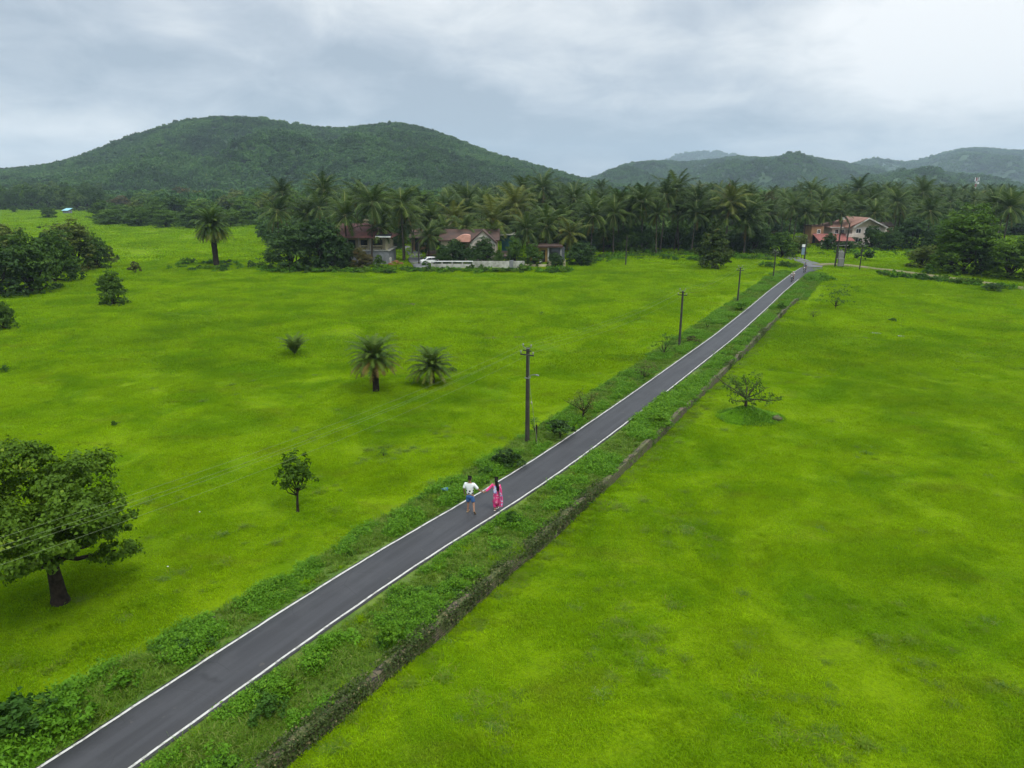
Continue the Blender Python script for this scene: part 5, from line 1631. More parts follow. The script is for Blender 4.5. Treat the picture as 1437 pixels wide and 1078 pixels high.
# compound wall of the tiled house
Yw = at(670, 376.5).y
h = House('compound_wall', 'low whitewashed compound wall with open panels at its left end', 'wall', 670, 376.5, Yw)
h.box('wall', 664, 714.6, 366.6, 377, Yw, .25, M['white_wall'], ground=True)
h.box('wall', 605, 663.9, 370.6, 377, Yw, .25, M['white_wall'], ground=True)
h.box('wall', 720.6, 736, 366.6, 377, Yw, .25, M['white_wall'], ground=True)
h.box('coping', 605, 663.9, 366.4, 367.6, Yw - .03, .3, M['white_paint'])
mb = MB()
for px in np.arange(606, 664, 14.3): a, b = h.rect(px - .9, px + .9, 367.6, 370.6, Yw, .25); mb.span(a, b)
h.part('panel_posts', mb, M['white_wall'])
h.box('gate_pier', 714.8, 720.4, 365.8, 377, Yw - .06, .5, M['grey_wall'], ground=True, bevel=.03)
# ochre house
Y0 = at(765, 373).y + 5
h = House('ochre_house', 'small ochre house with thin flat roof in the shade of palms', 'house', 765, 371, Y0)
h.box('wall', 744, 769, 347.6, 371, Y0, 6, M['ochre'], ground=True)
h.box('back_wall', 769.2, 792, 347.6, 371, Y0 + 3, 3, M['cloth_grey'], ground=True)
h.box('roof', 741, 790, 345.2, 347.5, Y0 - 1, 7.5, M['tile_brown'])
h.box('post', 768.6, 770.2, 347.6, 371, Y0 - .5, .22, M['white_wall'], ground=True)
h.box('post', 786.6, 787.6, 347.6, 371, Y0 - .5, .22, M['white_wall'], ground=True)
h.box('curtain', 773.5, 785, 348.2, 353, Y0 - .3, .05, M['cloth_grey'])
h.window(748, 755, 353, 362, Y0 - .01); h.box('door', 759.5, 765, 351, 371, Y0 - .06, .05, M['bark'], ground=True)
Yw = at(752, 375).y
h = House('yard_wall', 'low yellowish yard wall ending in pale pillars before the ochre house', 'wall', 755, 375, Yw)
h.box('wall', 737, 769.9, 371.2, 375, Yw, .22, M['cream'], ground=True)
h.box('pillar', 770, 773.6, 366.4, 375, Yw - .1, .45, M['cream'], ground=True, bevel=.03)
h.box('pillar', 790.4, 793.4, 364.6, 375, Yw - .1, .45, M['cream'], ground=True, bevel=.03)
Yw = at(758, 370.5).y
h = House('tulsi_pedestal', 'small white pedestal planter in the yard of the ochre house', 'planter', 758.5, 370.5, Yw)
h.part('pedestal', MB().box((h.o.x, Yw, h.o.z + .45), (.5, .5, 1.3), 0, .85), M['white_paint'], bevel=.03)
h.part('bowl', MB().box((h.o.x, Yw, h.o.z + 1.22), (.62, .62, .24), 0, 1.1), M['white_paint'], bevel=.03)
# lane house and little hut
h = House('lane_house', 'dark roofed house deep in the trees at the far end of the lane', 'house', 592, 347, 166)
h.box('wall', 577, 604, 333, 347, 166, 7, M['tan'], ground=True)
e_ = ray(573, 334, 165.2); f_ = ray(606, 334, 165.2); r_ = ray(579, 321, 169.5); r2 = ray(600, 321, 169.5)
h.hip('roof', e_.x, f_.x, 165.2, 173.8, e_.z, r_.z, r_.x, r2.x, M['tile_brown'])
h.box('door', 582, 588, 335, 347, 165.93, .06, M['dark_open'], ground=True); h.window(593, 599, 336, 343, 165.99)
h = House('hut', 'low hut with rusty lean roof between the lane and the tiled house', 'shed', 607, 364, 147)
h.box('wall', 600, 617, 357, 364, 147, 3, M['tan'], ground=True)
a = ray(597, 359, 146.3); b = ray(619, 359, 146.3); c = ray(597, 351.5, 150.6)
h.part('roof', MB().slab([(a.x, 146.3, a.z), (b.x, 146.3, b.z), (b.x, 150.6, c.z), (a.x, 150.6, c.z)], .1), M['tile_brown'])
h.box('door', 604, 608, 359, 364, 146.94, .05, M['dark_open'], ground=True)
h = House('cream_house', 'pale house block half hidden in palms above the tiled roof', 'house', 628, 312, 178)
h.box('wall', 622, 632, 304, 318, 178, 6, M['cream'], ground=True)
h.box('roof', 621, 633, 302.6, 304, 177.6, 7, M['tile_brown']); h.window(624, 627, 306.5, 310.5, 177.99)
# yellow wall among the palms
h = House('yellow_house', 'orange yellow wall of a house glimpsed left of the village road', 'house', 1030, 335, 172)
h.box('wall', 1022, 1038, 326, 338, 172, 6, plain('yellow_plaster', (.52, .27, .05), (.38, .2, .045), .85, 1, .2), ground=True)
h.box('roof', 1020, 1040, 323.6, 325.8, 171, 8, M['tile_brown']); h.window(1032, 1036, 328, 334, 171.99)
# tan building
h = House('tan_building', 'narrow tan plastered building left of the red sheet roof', 'building', 1146, 334, 184)
h.box('wall', 1139.5, 1154, 317.8, 338, 184, 5, M['tan'], ground=True)
h.box('parapet', 1138.8, 1154.6, 316.6, 317.8, 183.8, 5.4, M['tile_brown'])
h.box('door', 1141, 1143.4, 327.5, 338, 183.94, .05, M['dark_open'], ground=True); h.window(1147, 1151, 322, 328, 183.99)
h = House('blue_shed', 'small shed under a blue sheet roof left of the tan building', 'shed', 1132, 341, 186)
h.box('wall', 1128, 1137.5, 336, 343, 186, 3, M['cloth_grey'], ground=True)
a = ray(1125, 338, 185); b = ray(1140, 338, 185); c = ray(1125, 331, 189.5)
h.part('roof', MB().slab([(a.x, 185, a.z), (b.x, 185, b.z), (b.x, 189.5, c.z), (a.x, 189.5, c.z)], .1), M['blue'])
h.box('door', 1130.5, 1133, 338.4, 343, 185.94, .05, M['dark_open'], ground=True)
Yw = at(1150, 346).y
h = House('boundary_wall', 'dark low boundary wall in front of the tan building', 'wall', 1150, 346, Yw)
h.box('wall', 1124, 1180, 341.6, 346, Yw, .3, M['stone'], ground=True)
# orange roofed house
Y0 = at(1205, 346).y
h = House('orange_roofed_house', 'two storey pale house with orange tiled gable roof right of the junction', 'house', 1207, 346, Y0)
h.box('wall', 1168.5, 1196.6, 318.4, 346, Y0 + 2, 9, M['offwhite'], ground=True)
h.box('wall', 1197, 1241.5, 318.4, 346, Y0, 11, M['offwhite'], ground=True)
a = ray(1196, 319, Y0 - .8); b = ray(1246, 319, Y0 - .8); c = ray(1220, 305.6, Y0 - .8)
mb = MB().slab([(a.x - 1.2, Y0 - 1, a.z), (c.x, Y0 - 1, c.z), (c.x, Y0 + 11.5, c.z), (a.x - 1.2, Y0 + 11.5, a.z)], .22)
mb.slab([(c.x, Y0 - 1, c.z), (b.x, Y0 - 1, b.z), (b.x, Y0 + 11.5, b.z), (c.x, Y0 + 11.5, c.z)], .22)
h.part('roof', mb, M['tile_orange'])
h.part('gable', MB().prism([(a.x + .3, a.z - .1), (b.x - .5, b.z - .1), (c.x, c.z - .30)], Y0 + .02, Y0 + .3), M['cream'])
mb = MB()
for p_, q_ in ((a, c), (c, b)):
    P_ = Vector((p_.x, Y0 - 1.12, p_.z - .12)); Q_ = Vector((q_.x, Y0 - 1.12, q_.z - .12))
    mb.add([P_ + Vector((0, 0, .12)), Q_ + Vector((0, 0, .12)), Q_ - Vector((0, 0, .24)), P_ - Vector((0, 0, .24))] + [v_ + Vector((0, .1, 0)) for v_ in (P_ + Vector((0, 0, .12)), Q_ + Vector((0, 0, .12)), Q_ - Vector((0, 0, .24)), P_ - Vector((0, 0, .24)))],
           [(0, 1, 2, 3), (7, 6, 5, 4), (0, 4, 5, 1), (1, 5, 6, 2), (2, 6, 7, 3), (3, 7, 4, 0)])
h.part('barge_board', mb, M['white_wall'])
e_ = ray(1165, 319, Y0 + 1.2); f_ = ray(1206, 319, Y0 + 1.2); r_ = ray(1170, 310.5, Y0 + 6.5); r2 = ray(1208, 310.5, Y0 + 6.5)
h.hip('side_roof', e_.x, f_.x, Y0 + 1.2, Y0 + 11.8, e_.z, r_.z, r_.x, r2.x, M['tile_orange'])
h.box('fascia', 1165, 1196, 319, 320.2, Y0 + 1.1, .1, M['white_wall'])
h.box('balcony_wall', 1190, 1208, 328.5, 333, Y0 - 1.1, 1.08, M['offwhite'])
for a, b, c, d in ((1172, 1176, 322, 328), (1180, 1184, 322, 329), (1190, 1193, 321, 327)): h.window(a, b, c, d, Y0 + 1.99)
for a, b, c, d in ((1201.5, 1208, 321, 327.5), (1214, 1220, 321, 328), (1228, 1234, 321, 328), (1201, 1207, 334, 341), (1228, 1234, 334, 341)): h.window(a, b, c, d, Y0 - .01)
a = ray(1150, 333, Y0 - 3.6); b = ray(1200, 338, Y0 - 3.6); c = ray(1154, 328, Y0 + 1.8)
h.part('sheet_roof', MB().slab([(a.x, Y0 - 3.6, b.z), (b.x, Y0 - 3.6, b.z), (ray(1190, 328, Y0 + 1.9).x, Y0 + 1.9, c.z), (a.x + .5, Y0 + 1.9, c.z)], .1), M['sheet_red'])
mb = MB()
for px in (1153, 1168, 1183, 1198): a, b = h.rect(px - .5, px + .5, 338.4, 346, Y0 - 3.4, .18, True); mb.span(a, b)
h.part('posts', mb, M['offwhite'])
h.box('water_tank', 1184, 1188, 305.5, 309, Y0 + 8.5, 1, M['white_paint'], bevel=.1)
h = House('brown_house', 'small brown roofed house just right of the orange roofed one', 'house', 1247, 325, Y0 + 16)
h.box('wall', 1239, 1254, 316.5, 335, Y0 + 16, 6, M['tan'], ground=True)
e_ = ray(1237, 317.5, Y0 + 15); f_ = ray(1256, 317.5, Y0 + 15); r_ = ray(1243, 311, Y0 + 19); r2 = ray(1250, 311, Y0 + 19)
h.hip('roof', e_.x, f_.x, Y0 + 15, Y0 + 23, e_.z, r_.z, r_.x, r2.x, M['tile_brown']); h.window(1249, 1252.5, 318.5, 323, Y0 + 15.99)
# hut far out in the clearing
P = at(92, 300)
h = House('far_hut', 'tiny hut with pale blue roof at the far edge of the clearing', 'hut', 92, 300, P.y)
w_ = px_size(P, 9) / 2; x_, y_, z_ = h.o
h.part('wall', MB().span((x_ - w_ * .8, y_, z_ - .3), (x_ + w_ * .8, y_ + 4, z_ + 1.9)), M['grey_wall'])
h.part('roof', MB().slab([(x_ - w_, y_ - .6, z_ + 1.8), (x_ + w_, y_ - .6, z_ + 1.8), (x_ + w_, y_ + 4.6, z_ + 3.0), (x_ - w_, y_ + 4.6, z_ + 3.0)], .1), plain('pale_blue_sheet', (.25, .52, .58), (.2, .42, .48), .5, 1, .3))
# telephone mast
Yd = 640; b = ray(1369, 262, Yd)
t = thing('phone_mast', 'red and white mast with white antennas standing above the palms', 'mast', (b.x, Yd, -1))
zt = ray(1369, 249.5, Yd).z + 1
legs = MB(); bands = MB()
n_seg = 9
for i in range(n_seg):
    z0, z1 = zt * i / n_seg, zt * (i + 1) / n_seg; w0, w1 = 1.5 - .9 * i / n_seg, 1.5 - .9 * (i + 1) / n_seg
    mb_ = legs if i % 2 else bands
    for sx_, sy_ in ((-1, -1), (1, -1), (1, 1), (-1, 1)):
        mb_.tube([(sx_ * w0 / 2, sy_ * w0 / 2, z0), (sx_ * w1 / 2, sy_ * w1 / 2, z1)], .09, 5)
    mb_.tube([(-w0 / 2, -w0 / 2, z0), (w1 / 2, -w1 / 2, z1)], .05, 4); mb_.tube([(w0 / 2, w0 / 2, z0), (-w1 / 2, w1 / 2, z1)], .05, 4)
obj('white_sections', legs, M['white_paint'], t); obj('red_sections', bands, M['red_paint'], t)
for i, (sx_, sy_, z_) in enumerate(((-1.6, -.5, -1.6), (1.7, -.5, -1.2), (1.2, .8, -1.4), (-.9, .9, -1.2))):
    ob = obj('antenna', MB().box((sx_, sy_, zt + z_), (.45, .25, 3.2)), M['white_paint'], t)
    obj('bracket', MB().tube([(sx_, sy_, zt + z_), (0, 0, zt + z_)], .06, 5), M['steel'], ob)
d_ = MB().tube([(1.0, -.9, zt - 4.6), (1.0, -1.15, zt - 4.6), (1.0, -1.3, zt - 4.6)], [.25, .75, .85], 14)
obj('dish', d_, M['white_paint'], t)


# ================================================================== PEOPLE AND VEHICLES
def skin_mesh(name, V, E, Rr, root=0, lvl=2):
    """one continuous body grown over a skeleton of joints"""
    me = bpy.data.meshes.new(name); me.from_pydata(V, E, [])
    o = bpy.data.objects.new(name, me); COL.objects.link(o)
    o.modifiers.new('skin', 'SKIN'); sb_ = o.modifiers.new('sub', 'SUBSURF'); sb_.levels = lvl; sb_.render_levels = lvl
    if not me.skin_vertices:
        with bpy.context.temp_override(object=o, active_object=o): bpy.ops.mesh.customdata_skin_add()
    for i, r_ in enumerate(Rr):
        me.skin_vertices[0].data[i].radius = r_ if hasattr(r_, '__len__') else (r_, r_)
        me.skin_vertices[0].data[i].use_root = (i == root)
    dg = bpy.context.evaluated_depsgraph_get()
    out_ = bpy.data.meshes.new_from_object(o.evaluated_get(dg), depsgraph=dg)
    bpy.data.objects.remove(o)
    out_.polygons.foreach_set('use_smooth', [True] * len(out_.polygons))
    return out_


class Sk:
    def __init__(s): s.V = []; s.E = []; s.R = []
    def p(s, v, r, par=None):
        s.V.append(tuple(v)); s.R.append(r)
        if par is not None: s.E.append((par, len(s.V) - 1))
        return len(s.V) - 1
    def chain(s, par, lst):
        for v, r in lst: par = s.p(v, r, par)
        return par
    def mesh(s, name, root=0, lvl=2): return skin_mesh(name, s.V, s.E, s.R, root, lvl)


def hand(k, wrist_i, w, d, side, curl=.3, sz=1.0):
    """palm, four unequal bent fingers and a thumb"""
    w = Vector(w); d = Vector(d).normalized()
    a = d.cross(Vector(side)).normalized(); b = a.cross(d).normalized()      # b across the palm, a out of its back
    pm = k.p(w + d * .06 * sz, (.034 * sz, .018 * sz), wrist_i)
    for off, ln, r_ in ((-.030, .060, .0075), (-.010, .074, .0085), (.010, .078, .0085), (.030, .070, .008)):
        q0 = w + d * .095 * sz + b * off * sz
        i = k.p(q0, r_ * 1.15, pm)
        q1 = q0 + (d * math.cos(curl) - a * math.sin(curl)) * ln * .5 * sz
        q2 = q1 + (d * math.cos(curl * 2.6) - a * math.sin(curl * 2.6)) * ln * .5 * sz
        k.chain(i, [(q1, r_), (q2, r_ * .85)])
    k.chain(wrist_i, [(w + d * .035 * sz + b * .036 * sz, .011), (w + d * .075 * sz + b * .055 * sz - a * .02 * sz, .009), (w + d * .10 * sz + b * .052 * sz - a * .03 * sz, .008)])


def body(sc, legs, arms, head_turn=(0, 0), fat=1.0, torso=None):
    """standing, walking or sitting figure; legs and arms give joints for left and right"""
    k = Sk()
    T = torso or [(0, 0, .93), (0, .0, 1.10), (0, .0, 1.28), (0, -.01, 1.42), (0, .0, 1.50), (0, .015, 1.555)]
    rr = [(.155 * fat, .115 * fat), (.135 * fat, .10 * fat), (.155 * fat, .11 * fat), (.15 * fat, .095 * fat), .058, .055]
    ids = []
    par = None
    for v, r_ in zip(T, rr):
        par = k.p(Vector(v) * sc, r_ if not hasattr(r_, '__len__') else r_, par); ids.append(par)
    nk = Vector(T[-1]) * sc
    hx, hy = head_turn
    h1 = k.p(nk + Vector((hx * .3, .02 + hy * .3, .065)) * sc, (.078 * sc, .088 * sc), par)
    h2 = k.p(nk + Vector((hx, .02 + hy, .145)) * sc, (.080 * sc, .095 * sc), h1)
    k.p(nk + Vector((hx, .012 + hy, .205)) * sc, (.055 * sc, .065 * sc), h2)
    k.p(nk + Vector((hx, .122 + hy, .085)) * sc, .013 * sc, h1)
    for sg in (-1, 1): k.p(nk + Vector((hx + sg * .088, .0 + hy, .09)) * sc, .016 * sc, h1)
    head = nk + Vector((hx, .015 + hy, .12)) * sc
    for L_ in legs:
        hip, knee, ank, toe = [Vector(v) * sc for v in L_]
        i = k.chain(ids[0], [(hip, .088), (hip.lerp(knee, .5), .075), (knee, .052), (knee.lerp(ank, .35), .054), (ank, .036)])
        k.chain(i, [(ank.lerp(toe, .5) - Vector((0, 0, .012)), (.038, .03)), (toe, (.034, .02))])
        k.p(ank + (ank - toe).normalized() * .05 - Vector((0, 0, .03)), .03, i)
    for A, side, cu in arms:
        sh, el, wr, tip = [Vector(v) * sc for v in A]
        i = k.chain(ids[3], [(sh, .056), (sh.lerp(el, .5), .047), (el, .039), (el.lerp(wr, .4), .037), (wr, .026)])
        hand(k, i, wr, tip - wr, side, cu, sc)
    return k.mesh('body'), head


def garment(chains, lvl=2):
    """cloth grown over its own skeleton: list of chains [(point, radius)...], a chain's first item may be an index"""
    k = Sk(); store = []
    for ch in chains:
        par = None
        if isinstance(ch[0], tuple) and isinstance(ch[0][0], int) and not hasattr(ch[0][1], '__len__'): par = store[ch[0][0]][ch[0][1]]; ch = ch[1:]
        ids = []
        for v, r_ in ch: par = k.p(v, r_, par); ids.append(par)
        store.append(ids)
    return k.mesh('garment', 0, lvl)


def sheet(grid, th=.012):
    """draped cloth: rows of points, given a real thickness"""
    rows = len(grid); c = len(grid[0])
    me = MB().add([p for r_ in grid for p in r_], [(i * c + j, i * c + j + 1, (i + 1) * c + j + 1, (i + 1) * c + j) for i in range(rows - 1) for j in range(c - 1)]).mesh('sheet')
    b = bmesh.new(); b.from_mesh(me); bmesh.ops.recalc_face_normals(b, faces=b.faces); bmesh.ops.solidify(b, geom=b.faces[:], thickness=th); b.to_mesh(me); b.free()
    return me


def shirt_mat():
    m, k, p, o = mat('printed_shirt')
    tc_ = k.n('ShaderNodeTexCoord'); P_ = tc_.outputs['Object']
    sp = k.n('ShaderNodeSeparateXYZ'); k.link(P_, sp.inputs[0]); z_ = sp.outputs['Z']
    v = k.n('ShaderNodeTexVoronoi'); v.inputs['Scale'].default_value = 6.5; k.link(P_, v.inputs['Vector'])
    blot = k.math('LESS_THAN', v.outputs['Distance'], .60)
    def row(zc, hw, f, ph):
        a_ = k.math('LESS_THAN', k.math('ABSOLUTE', k.math('SUBTRACT', z_, zc)), hw)
        b_ = k.math('GREATER_THAN', k.math('SINE', k.math('ADD', k.math('MULTIPLY', sp.outputs['X'], f), ph)), -.05)
        return k.math('MULTIPLY', a_, b_)
    band = k.math('MAXIMUM', row(1.15, .042, 36, .6), row(1.04, .032, 36, 2.2)); band = k.math('MULTIPLY', band, k.math('LESS_THAN', v.outputs['Distance'], 1.1))
    wv = k.math('GREATER_THAN', k.math('SINE', k.math('MULTIPLY', z_, 120)), .82)
    low = k.math('MULTIPLY', k.math('LESS_THAN', z_, 1.0), wv)
    hem = k.math('LESS_THAN', z_, .885)
    c = k.mix(k.math('MAXIMUM', k.math('MAXIMUM', band, low), hem), (.70, .72, .70), (.022, .024, .028))
    k.link(c, p.inputs['Base Color']); p.inputs['Roughness'].default_value = .85; p.inputs['Specular IOR Level'].default_value = .2
    return m


def print_mat(name, base, spot, spot2, th=.5, sc_=9):
    m, k, p, o = mat(name)
    tc_ = k.n('ShaderNodeTexCoord'); P_ = tc_.outputs['Object']
    c = k.mix(k.rng(k.noise(P_, sc_, 3, .5, .6), th, th + .05), base, spot)
    c = k.mix(k.rng(k.noise(P_, sc_ * 1.7, 2, .5), .60, .64), c, spot2)
    k.link(c, p.inputs['Base Color']); p.inputs['Roughness'].default_value = .85; p.inputs['Specular IOR Level'].default_value = .2
    return m


def hair_cap(head, sc, back=None):
    k = Sk()
    a = k.p(head + Vector((0, -.032, .045)) * sc, (.088 * sc, .084 * sc))
    k.p(head + Vector((0, -.015, .125)) * sc, (.042 * sc, .05 * sc), k.p(head + Vector((0, .004, .080)) * sc, (.080 * sc, .082 * sc), a))
    j = k.p(head + Vector((0, -.055, -.03)) * sc, (.074 * sc, .052 * sc), a)
    if back: k.chain(j, back)
    return k.mesh('hair')


# man in the printed shirt
pm_ = at(660, 721); pm_.z = .02
pw_ = at(696.5, 718.5); pw_.z = .02
rzm = -R(13)
mrot = Matrix.Rotation(rzm, 4, 'Z')
wl_ = mrot.inverted() @ (pw_ - pm_)                    # woman's feet in the man's frame
sc = 1.03
meet = Vector((wl_.x * .53, wl_.y * .45, 1.02))
man = thing('person', 'man in white printed shirt and blue shorts holding a woman by the hand', 'person', pm_, rzm)
armsR = [(.19, 0, 1.42), tuple(Vector((.19, 0, 1.42)).lerp(meet / sc, .5) + Vector((.0, -.03, -.06))), tuple(meet / sc - Vector((.075, .0, -.01))), tuple(meet / sc)]
bm_, head = body(sc, [[(-.10, 0, .90), (-.11, .07, .49), (-.12, .0, .085), (-.13, .17, .03)], [(.10, 0, .90), (.15, .05, .50), (.25, -.22, .17), (.28, -.14, .045)]],
                 [([(-.19, 0, 1.42), (-.27, -.04, 1.15), (-.27, .05, .91), (-.265, .09, .80)], (0, 1, 0), .35), (armsR, (0, 1, .2), .55)])
obj('body', bm_, M['skin'], man)
obj('hair', hair_cap(head, sc), M['hair'], man)
q = sc
obj('shirt', garment([[(Vector((0, 0, .89)) * q, (.195, .15)), (Vector((0, 0, 1.05)) * q, (.19, .145)), (Vector((0, 0, 1.22)) * q, (.195, .14)), (Vector((0, -.01, 1.38)) * q, (.185, .125)), (Vector((0, -.005, 1.475)) * q, (.10, .09))],
                      [(0, 3), (Vector((-.20, 0, 1.42)) * q, .085), (Vector((-.245, -.02, 1.28)) * q, .085), (Vector((-.262, -.035, 1.19)) * q, .085)],
                      [(0, 3), (Vector((.20, 0, 1.42)) * q, .085), (Vector(armsR[0]).lerp(Vector(armsR[1]), .5) * q, .082), (Vector(armsR[0]).lerp(Vector(armsR[1]), .9) * q, .082)]]), shirt_mat(), man)
obj('shorts', garment([[(Vector((0, 0, .94)) * q, (.17, .13)), (Vector((0, 0, .85)) * q, (.17, .13))], [(0, 1), (Vector((-.105, .02, .74)) * q, .105), (Vector((-.115, .06, .49)) * q, .108)],
                       [(0, 1), (Vector((.105, .02, .74)) * q, .105), (Vector((.145, .05, .50)) * q, .108)]]), M['denim'], man)
for c, rx_ in (((-.125, .06, .012), 0), ((.265, -.185, .075), -.95)):
    s_o = obj('sandal', MB().prism([(-.045, 0), (.045, 0), (.05, .025), (-.05, .025)], -.135, .135), M['sole'], man, bevel=.008)
    s_o.location = Vector(c) * q; s_o.rotation_euler = (rx_, 0, 0)

# woman in pink
woman = thing('person', 'woman in pink printed dress with long dark hair walking on the road', 'person', pw_, rzm)
sc = .955
off = pw_ - pm_
mw = meet + Vector((0, .0, 0)) - wl_
armL = [(-.17, 0, 1.41), tuple(Vector((-.17, 0, 1.41)).lerp(mw / sc, .5) + Vector((0, -.02, -.06))), tuple(mw / sc + Vector((.075, 0, .01))), tuple(mw / sc)]
bw_, head = body(sc, [[(-.09, 0, .90), (-.08, .02, .49), (-.055, -.06, .085), (-.06, .10, .03)], [(.09, 0, .90), (.08, .14, .52), (.05, .02, .16), (.055, .15, .06)]],
                 [(armL, (0, 1, .2), .6), ([(.17, 0, 1.41), (.245, -.06, 1.14), (.27, .06, .92), (.27, .10, .82)], (0, 1, 0), .4)], (.012, 0), .9)
obj('body', bw_, M['skin'], woman)
obj('hair', hair_cap(head, sc, [(head + Vector((.035, -.08, -.14)), (.092, .06)), (head + Vector((.075, -.125, -.30)), (.095, .05)), (head + Vector((.105, -.14, -.44)), (.070, .04)), (head + Vector((.12, -.135, -.54)), (.03, .02))]), M['hair'], woman)
pink = print_mat('pink_print', (.62, .045, .185), (.55, .12, .22), (.60, .36, .42), .56, 8)
pinkp = print_mat('deep_pink_cloth', (.56, .030, .165), (.66, .07, .21), (.50, .035, .14), .6, 5)
q = sc
obj('tunic', garment([[(Vector((0, .01, .30)) * q, (.155, .15)), (Vector((0, .01, .55)) * q, (.175, .16)), (Vector((0, .005, .80)) * q, (.175, .14)), (Vector((0, 0, 1.0)) * q, (.150, .118)), (Vector((0, 0, 1.2)) * q, (.150, .118)), (Vector((0, -.01, 1.38)) * q, (.155, .108)), (Vector((0, -.005, 1.47)) * q, (.09, .08))],
                      [(0, 5), (Vector((.18, 0, 1.40)) * q, .068), (Vector((.245, -.06, 1.14)) * q, .060), (Vector((.265, .03, .98)) * q, .055)],
                      [(0, 5), (Vector((-.18, 0, 1.40)) * q, .068), (Vector(armL[1]) * q, .060), (Vector(armL[1]).lerp(Vector(armL[2]), .75) * q, .052)]]), pink, woman)
obj('trousers', garment([[(Vector((0, 0, .80)) * q, (.15, .12)), (Vector((0, 0, .74)) * q, (.15, .12))], [(0, 1), (Vector((-.085, .02, .5)) * q, .098), (Vector((-.06, -.05, .15)) * q, .082)],
                         [(0, 1), (Vector((.085, .12, .52)) * q, .095), (Vector((.055, .02, .20)) * q, .078)]]), pinkp, woman)
scarf = print_mat('scarf_print', (.62, .07, .21), (.46, .52, .66), (.16, .26, .55), .54, 7)
scarf2 = print_mat('scarf_patch', (.50, .54, .64), (.14, .24, .52), (.58, .12, .22), .50, 10)
gr = []
for i in range(12):
    f_ = i / 11; z_ = 1.38 - .36 * f_
    gr.append([(x_ * (.062 + .02 * f_) - .02 + .015 * math.sin(7 * f_), -.118 - .05 * f_ - .012 * math.cos(x_ * 9 + i) + .03 * x_ * x_, z_ * q) for x_ in np.linspace(-1, 1, 7)])
obj('scarf', sheet(gr), scarf2, woman)
gr = []
for i in range(14):
    f_ = i / 13; z_ = 1.30 - .98 * f_
    gr.append([(.20 + .05 * math.sin(f_ * 3) + .06 * f_ + x_ * (.035 + .045 * f_), -.09 - .07 * f_ + .03 * math.sin(x_ * 5 + f_ * 4), z_ * q) for x_ in np.linspace(-1, 1, 6)])
obj('scarf', sheet(gr), scarf, woman)
for c, rx_ in (((-.058, .02, .012), 0), ((.053, .085, .10), -.15)):
    s_o = obj('sandal', MB().prism([(-.04, 0), (.04, 0), (.044, .022), (-.044, .022)], -.12, .12), M['offwhite'], woman, bevel=.008)
    s_o.location = Vector(c) * q; s_o.rotation_euler = (rx_, 0, 0)


# motor scooters and riders coming down the road
def wheel(parent, y, r=.27, w=.10):
    def ring(R_, r2, n=22, m_=8):
        mb = MB(); vs = []; fs = []
        for i in range(n):
            a = 2 * PI * i / n
            for j in range(m_):
                b = 2 * PI * j / m_
                vs.append((r2 * .9 * math.sin(b), y + (R_ + r2 * math.cos(b)) * math.cos(a), R_ + r2 + (R_ + r2 * math.cos(b)) * math.sin(a)))
        for i in range(n):
            for j in range(m_): fs.append((i * m_ + j, i * m_ + (j + 1) % m_, ((i + 1) % n) * m_ + (j + 1) % m_, ((i + 1) % n) * m_ + j))
        return mb.add(vs, fs)
    wo = obj('wheel', MB().tube([(-.05, y, r), (.05, y, r)], .06, 10), M['chrome'], parent)
    obj('tyre', ring(r - w / 2, w / 2), M['rubber'], wo, True)
    mb = MB()
    for i in range(5):
        a = 2 * PI * i / 5; mb.tube([(0, y, r), (0, y + (r - w) * math.cos(a), r + (r - w) * math.sin(a))], .022, 5)
    obj('rim', mb, M['chrome'], wo)
    return wo


def motorbike(P, rz, label, paint, group='motorbikes on the road'):
    t = thing('motorbike', label, 'motorbike', P, rz, group)
    wheel(t, .62); wheel(t, -.62)
    k = Sk(); a = k.p((0, .38, .55), (.10, .16)); k.chain(a, [((0, .05, .50), (.12, .14)), ((0, -.35, .62), (.13, .12)), ((0, -.72, .70), (.08, .07))])
    k.chain(a, [((0, .46, .80), (.12, .07)), ((0, .42, .98), (.09, .06))])
    obj('bodywork', k.mesh('bodywork'), paint, t)
    k = Sk(); k.chain(None, [((0, .02, .76), (.10, .05)), ((0, -.3, .79), (.13, .05)), ((0, -.68, .83), (.10, .045))]); obj('seat', k.mesh('seat'), M['black'], t)
    obj('handlebar', MB().tube([(-.34, .28, 1.05), (-.12, .38, 1.03), (.12, .38, 1.03), (.34, .28, 1.05)], .02, 6), M['black'], t)
    obj('fork', MB().tube([(-.07, .42, .95), (-.07, .62, .30)], .024, 6).tube([(.07, .42, .95), (.07, .62, .30)], .024, 6), M['chrome'], t)
    obj('headlight', MB().tube([(0, .48, .92), (0, .56, .91), (0, .58, .91)], [.06, .09, .085], 12), M['white_paint'], t)
    obj('mudguard', MB().tube([(0, .80, .52), (0, .66, .585), (0, .50, .56)], [.05, .055, .05], 6), paint, t)
    for sg in (-1, 1): obj('mirror', MB().tube([(sg * .22, .34, 1.04), (sg * .28, .36, 1.20)], .01, 5).box((sg * .30, .36, 1.25), (.12, .03, .08)), M['black'], t)
    return t


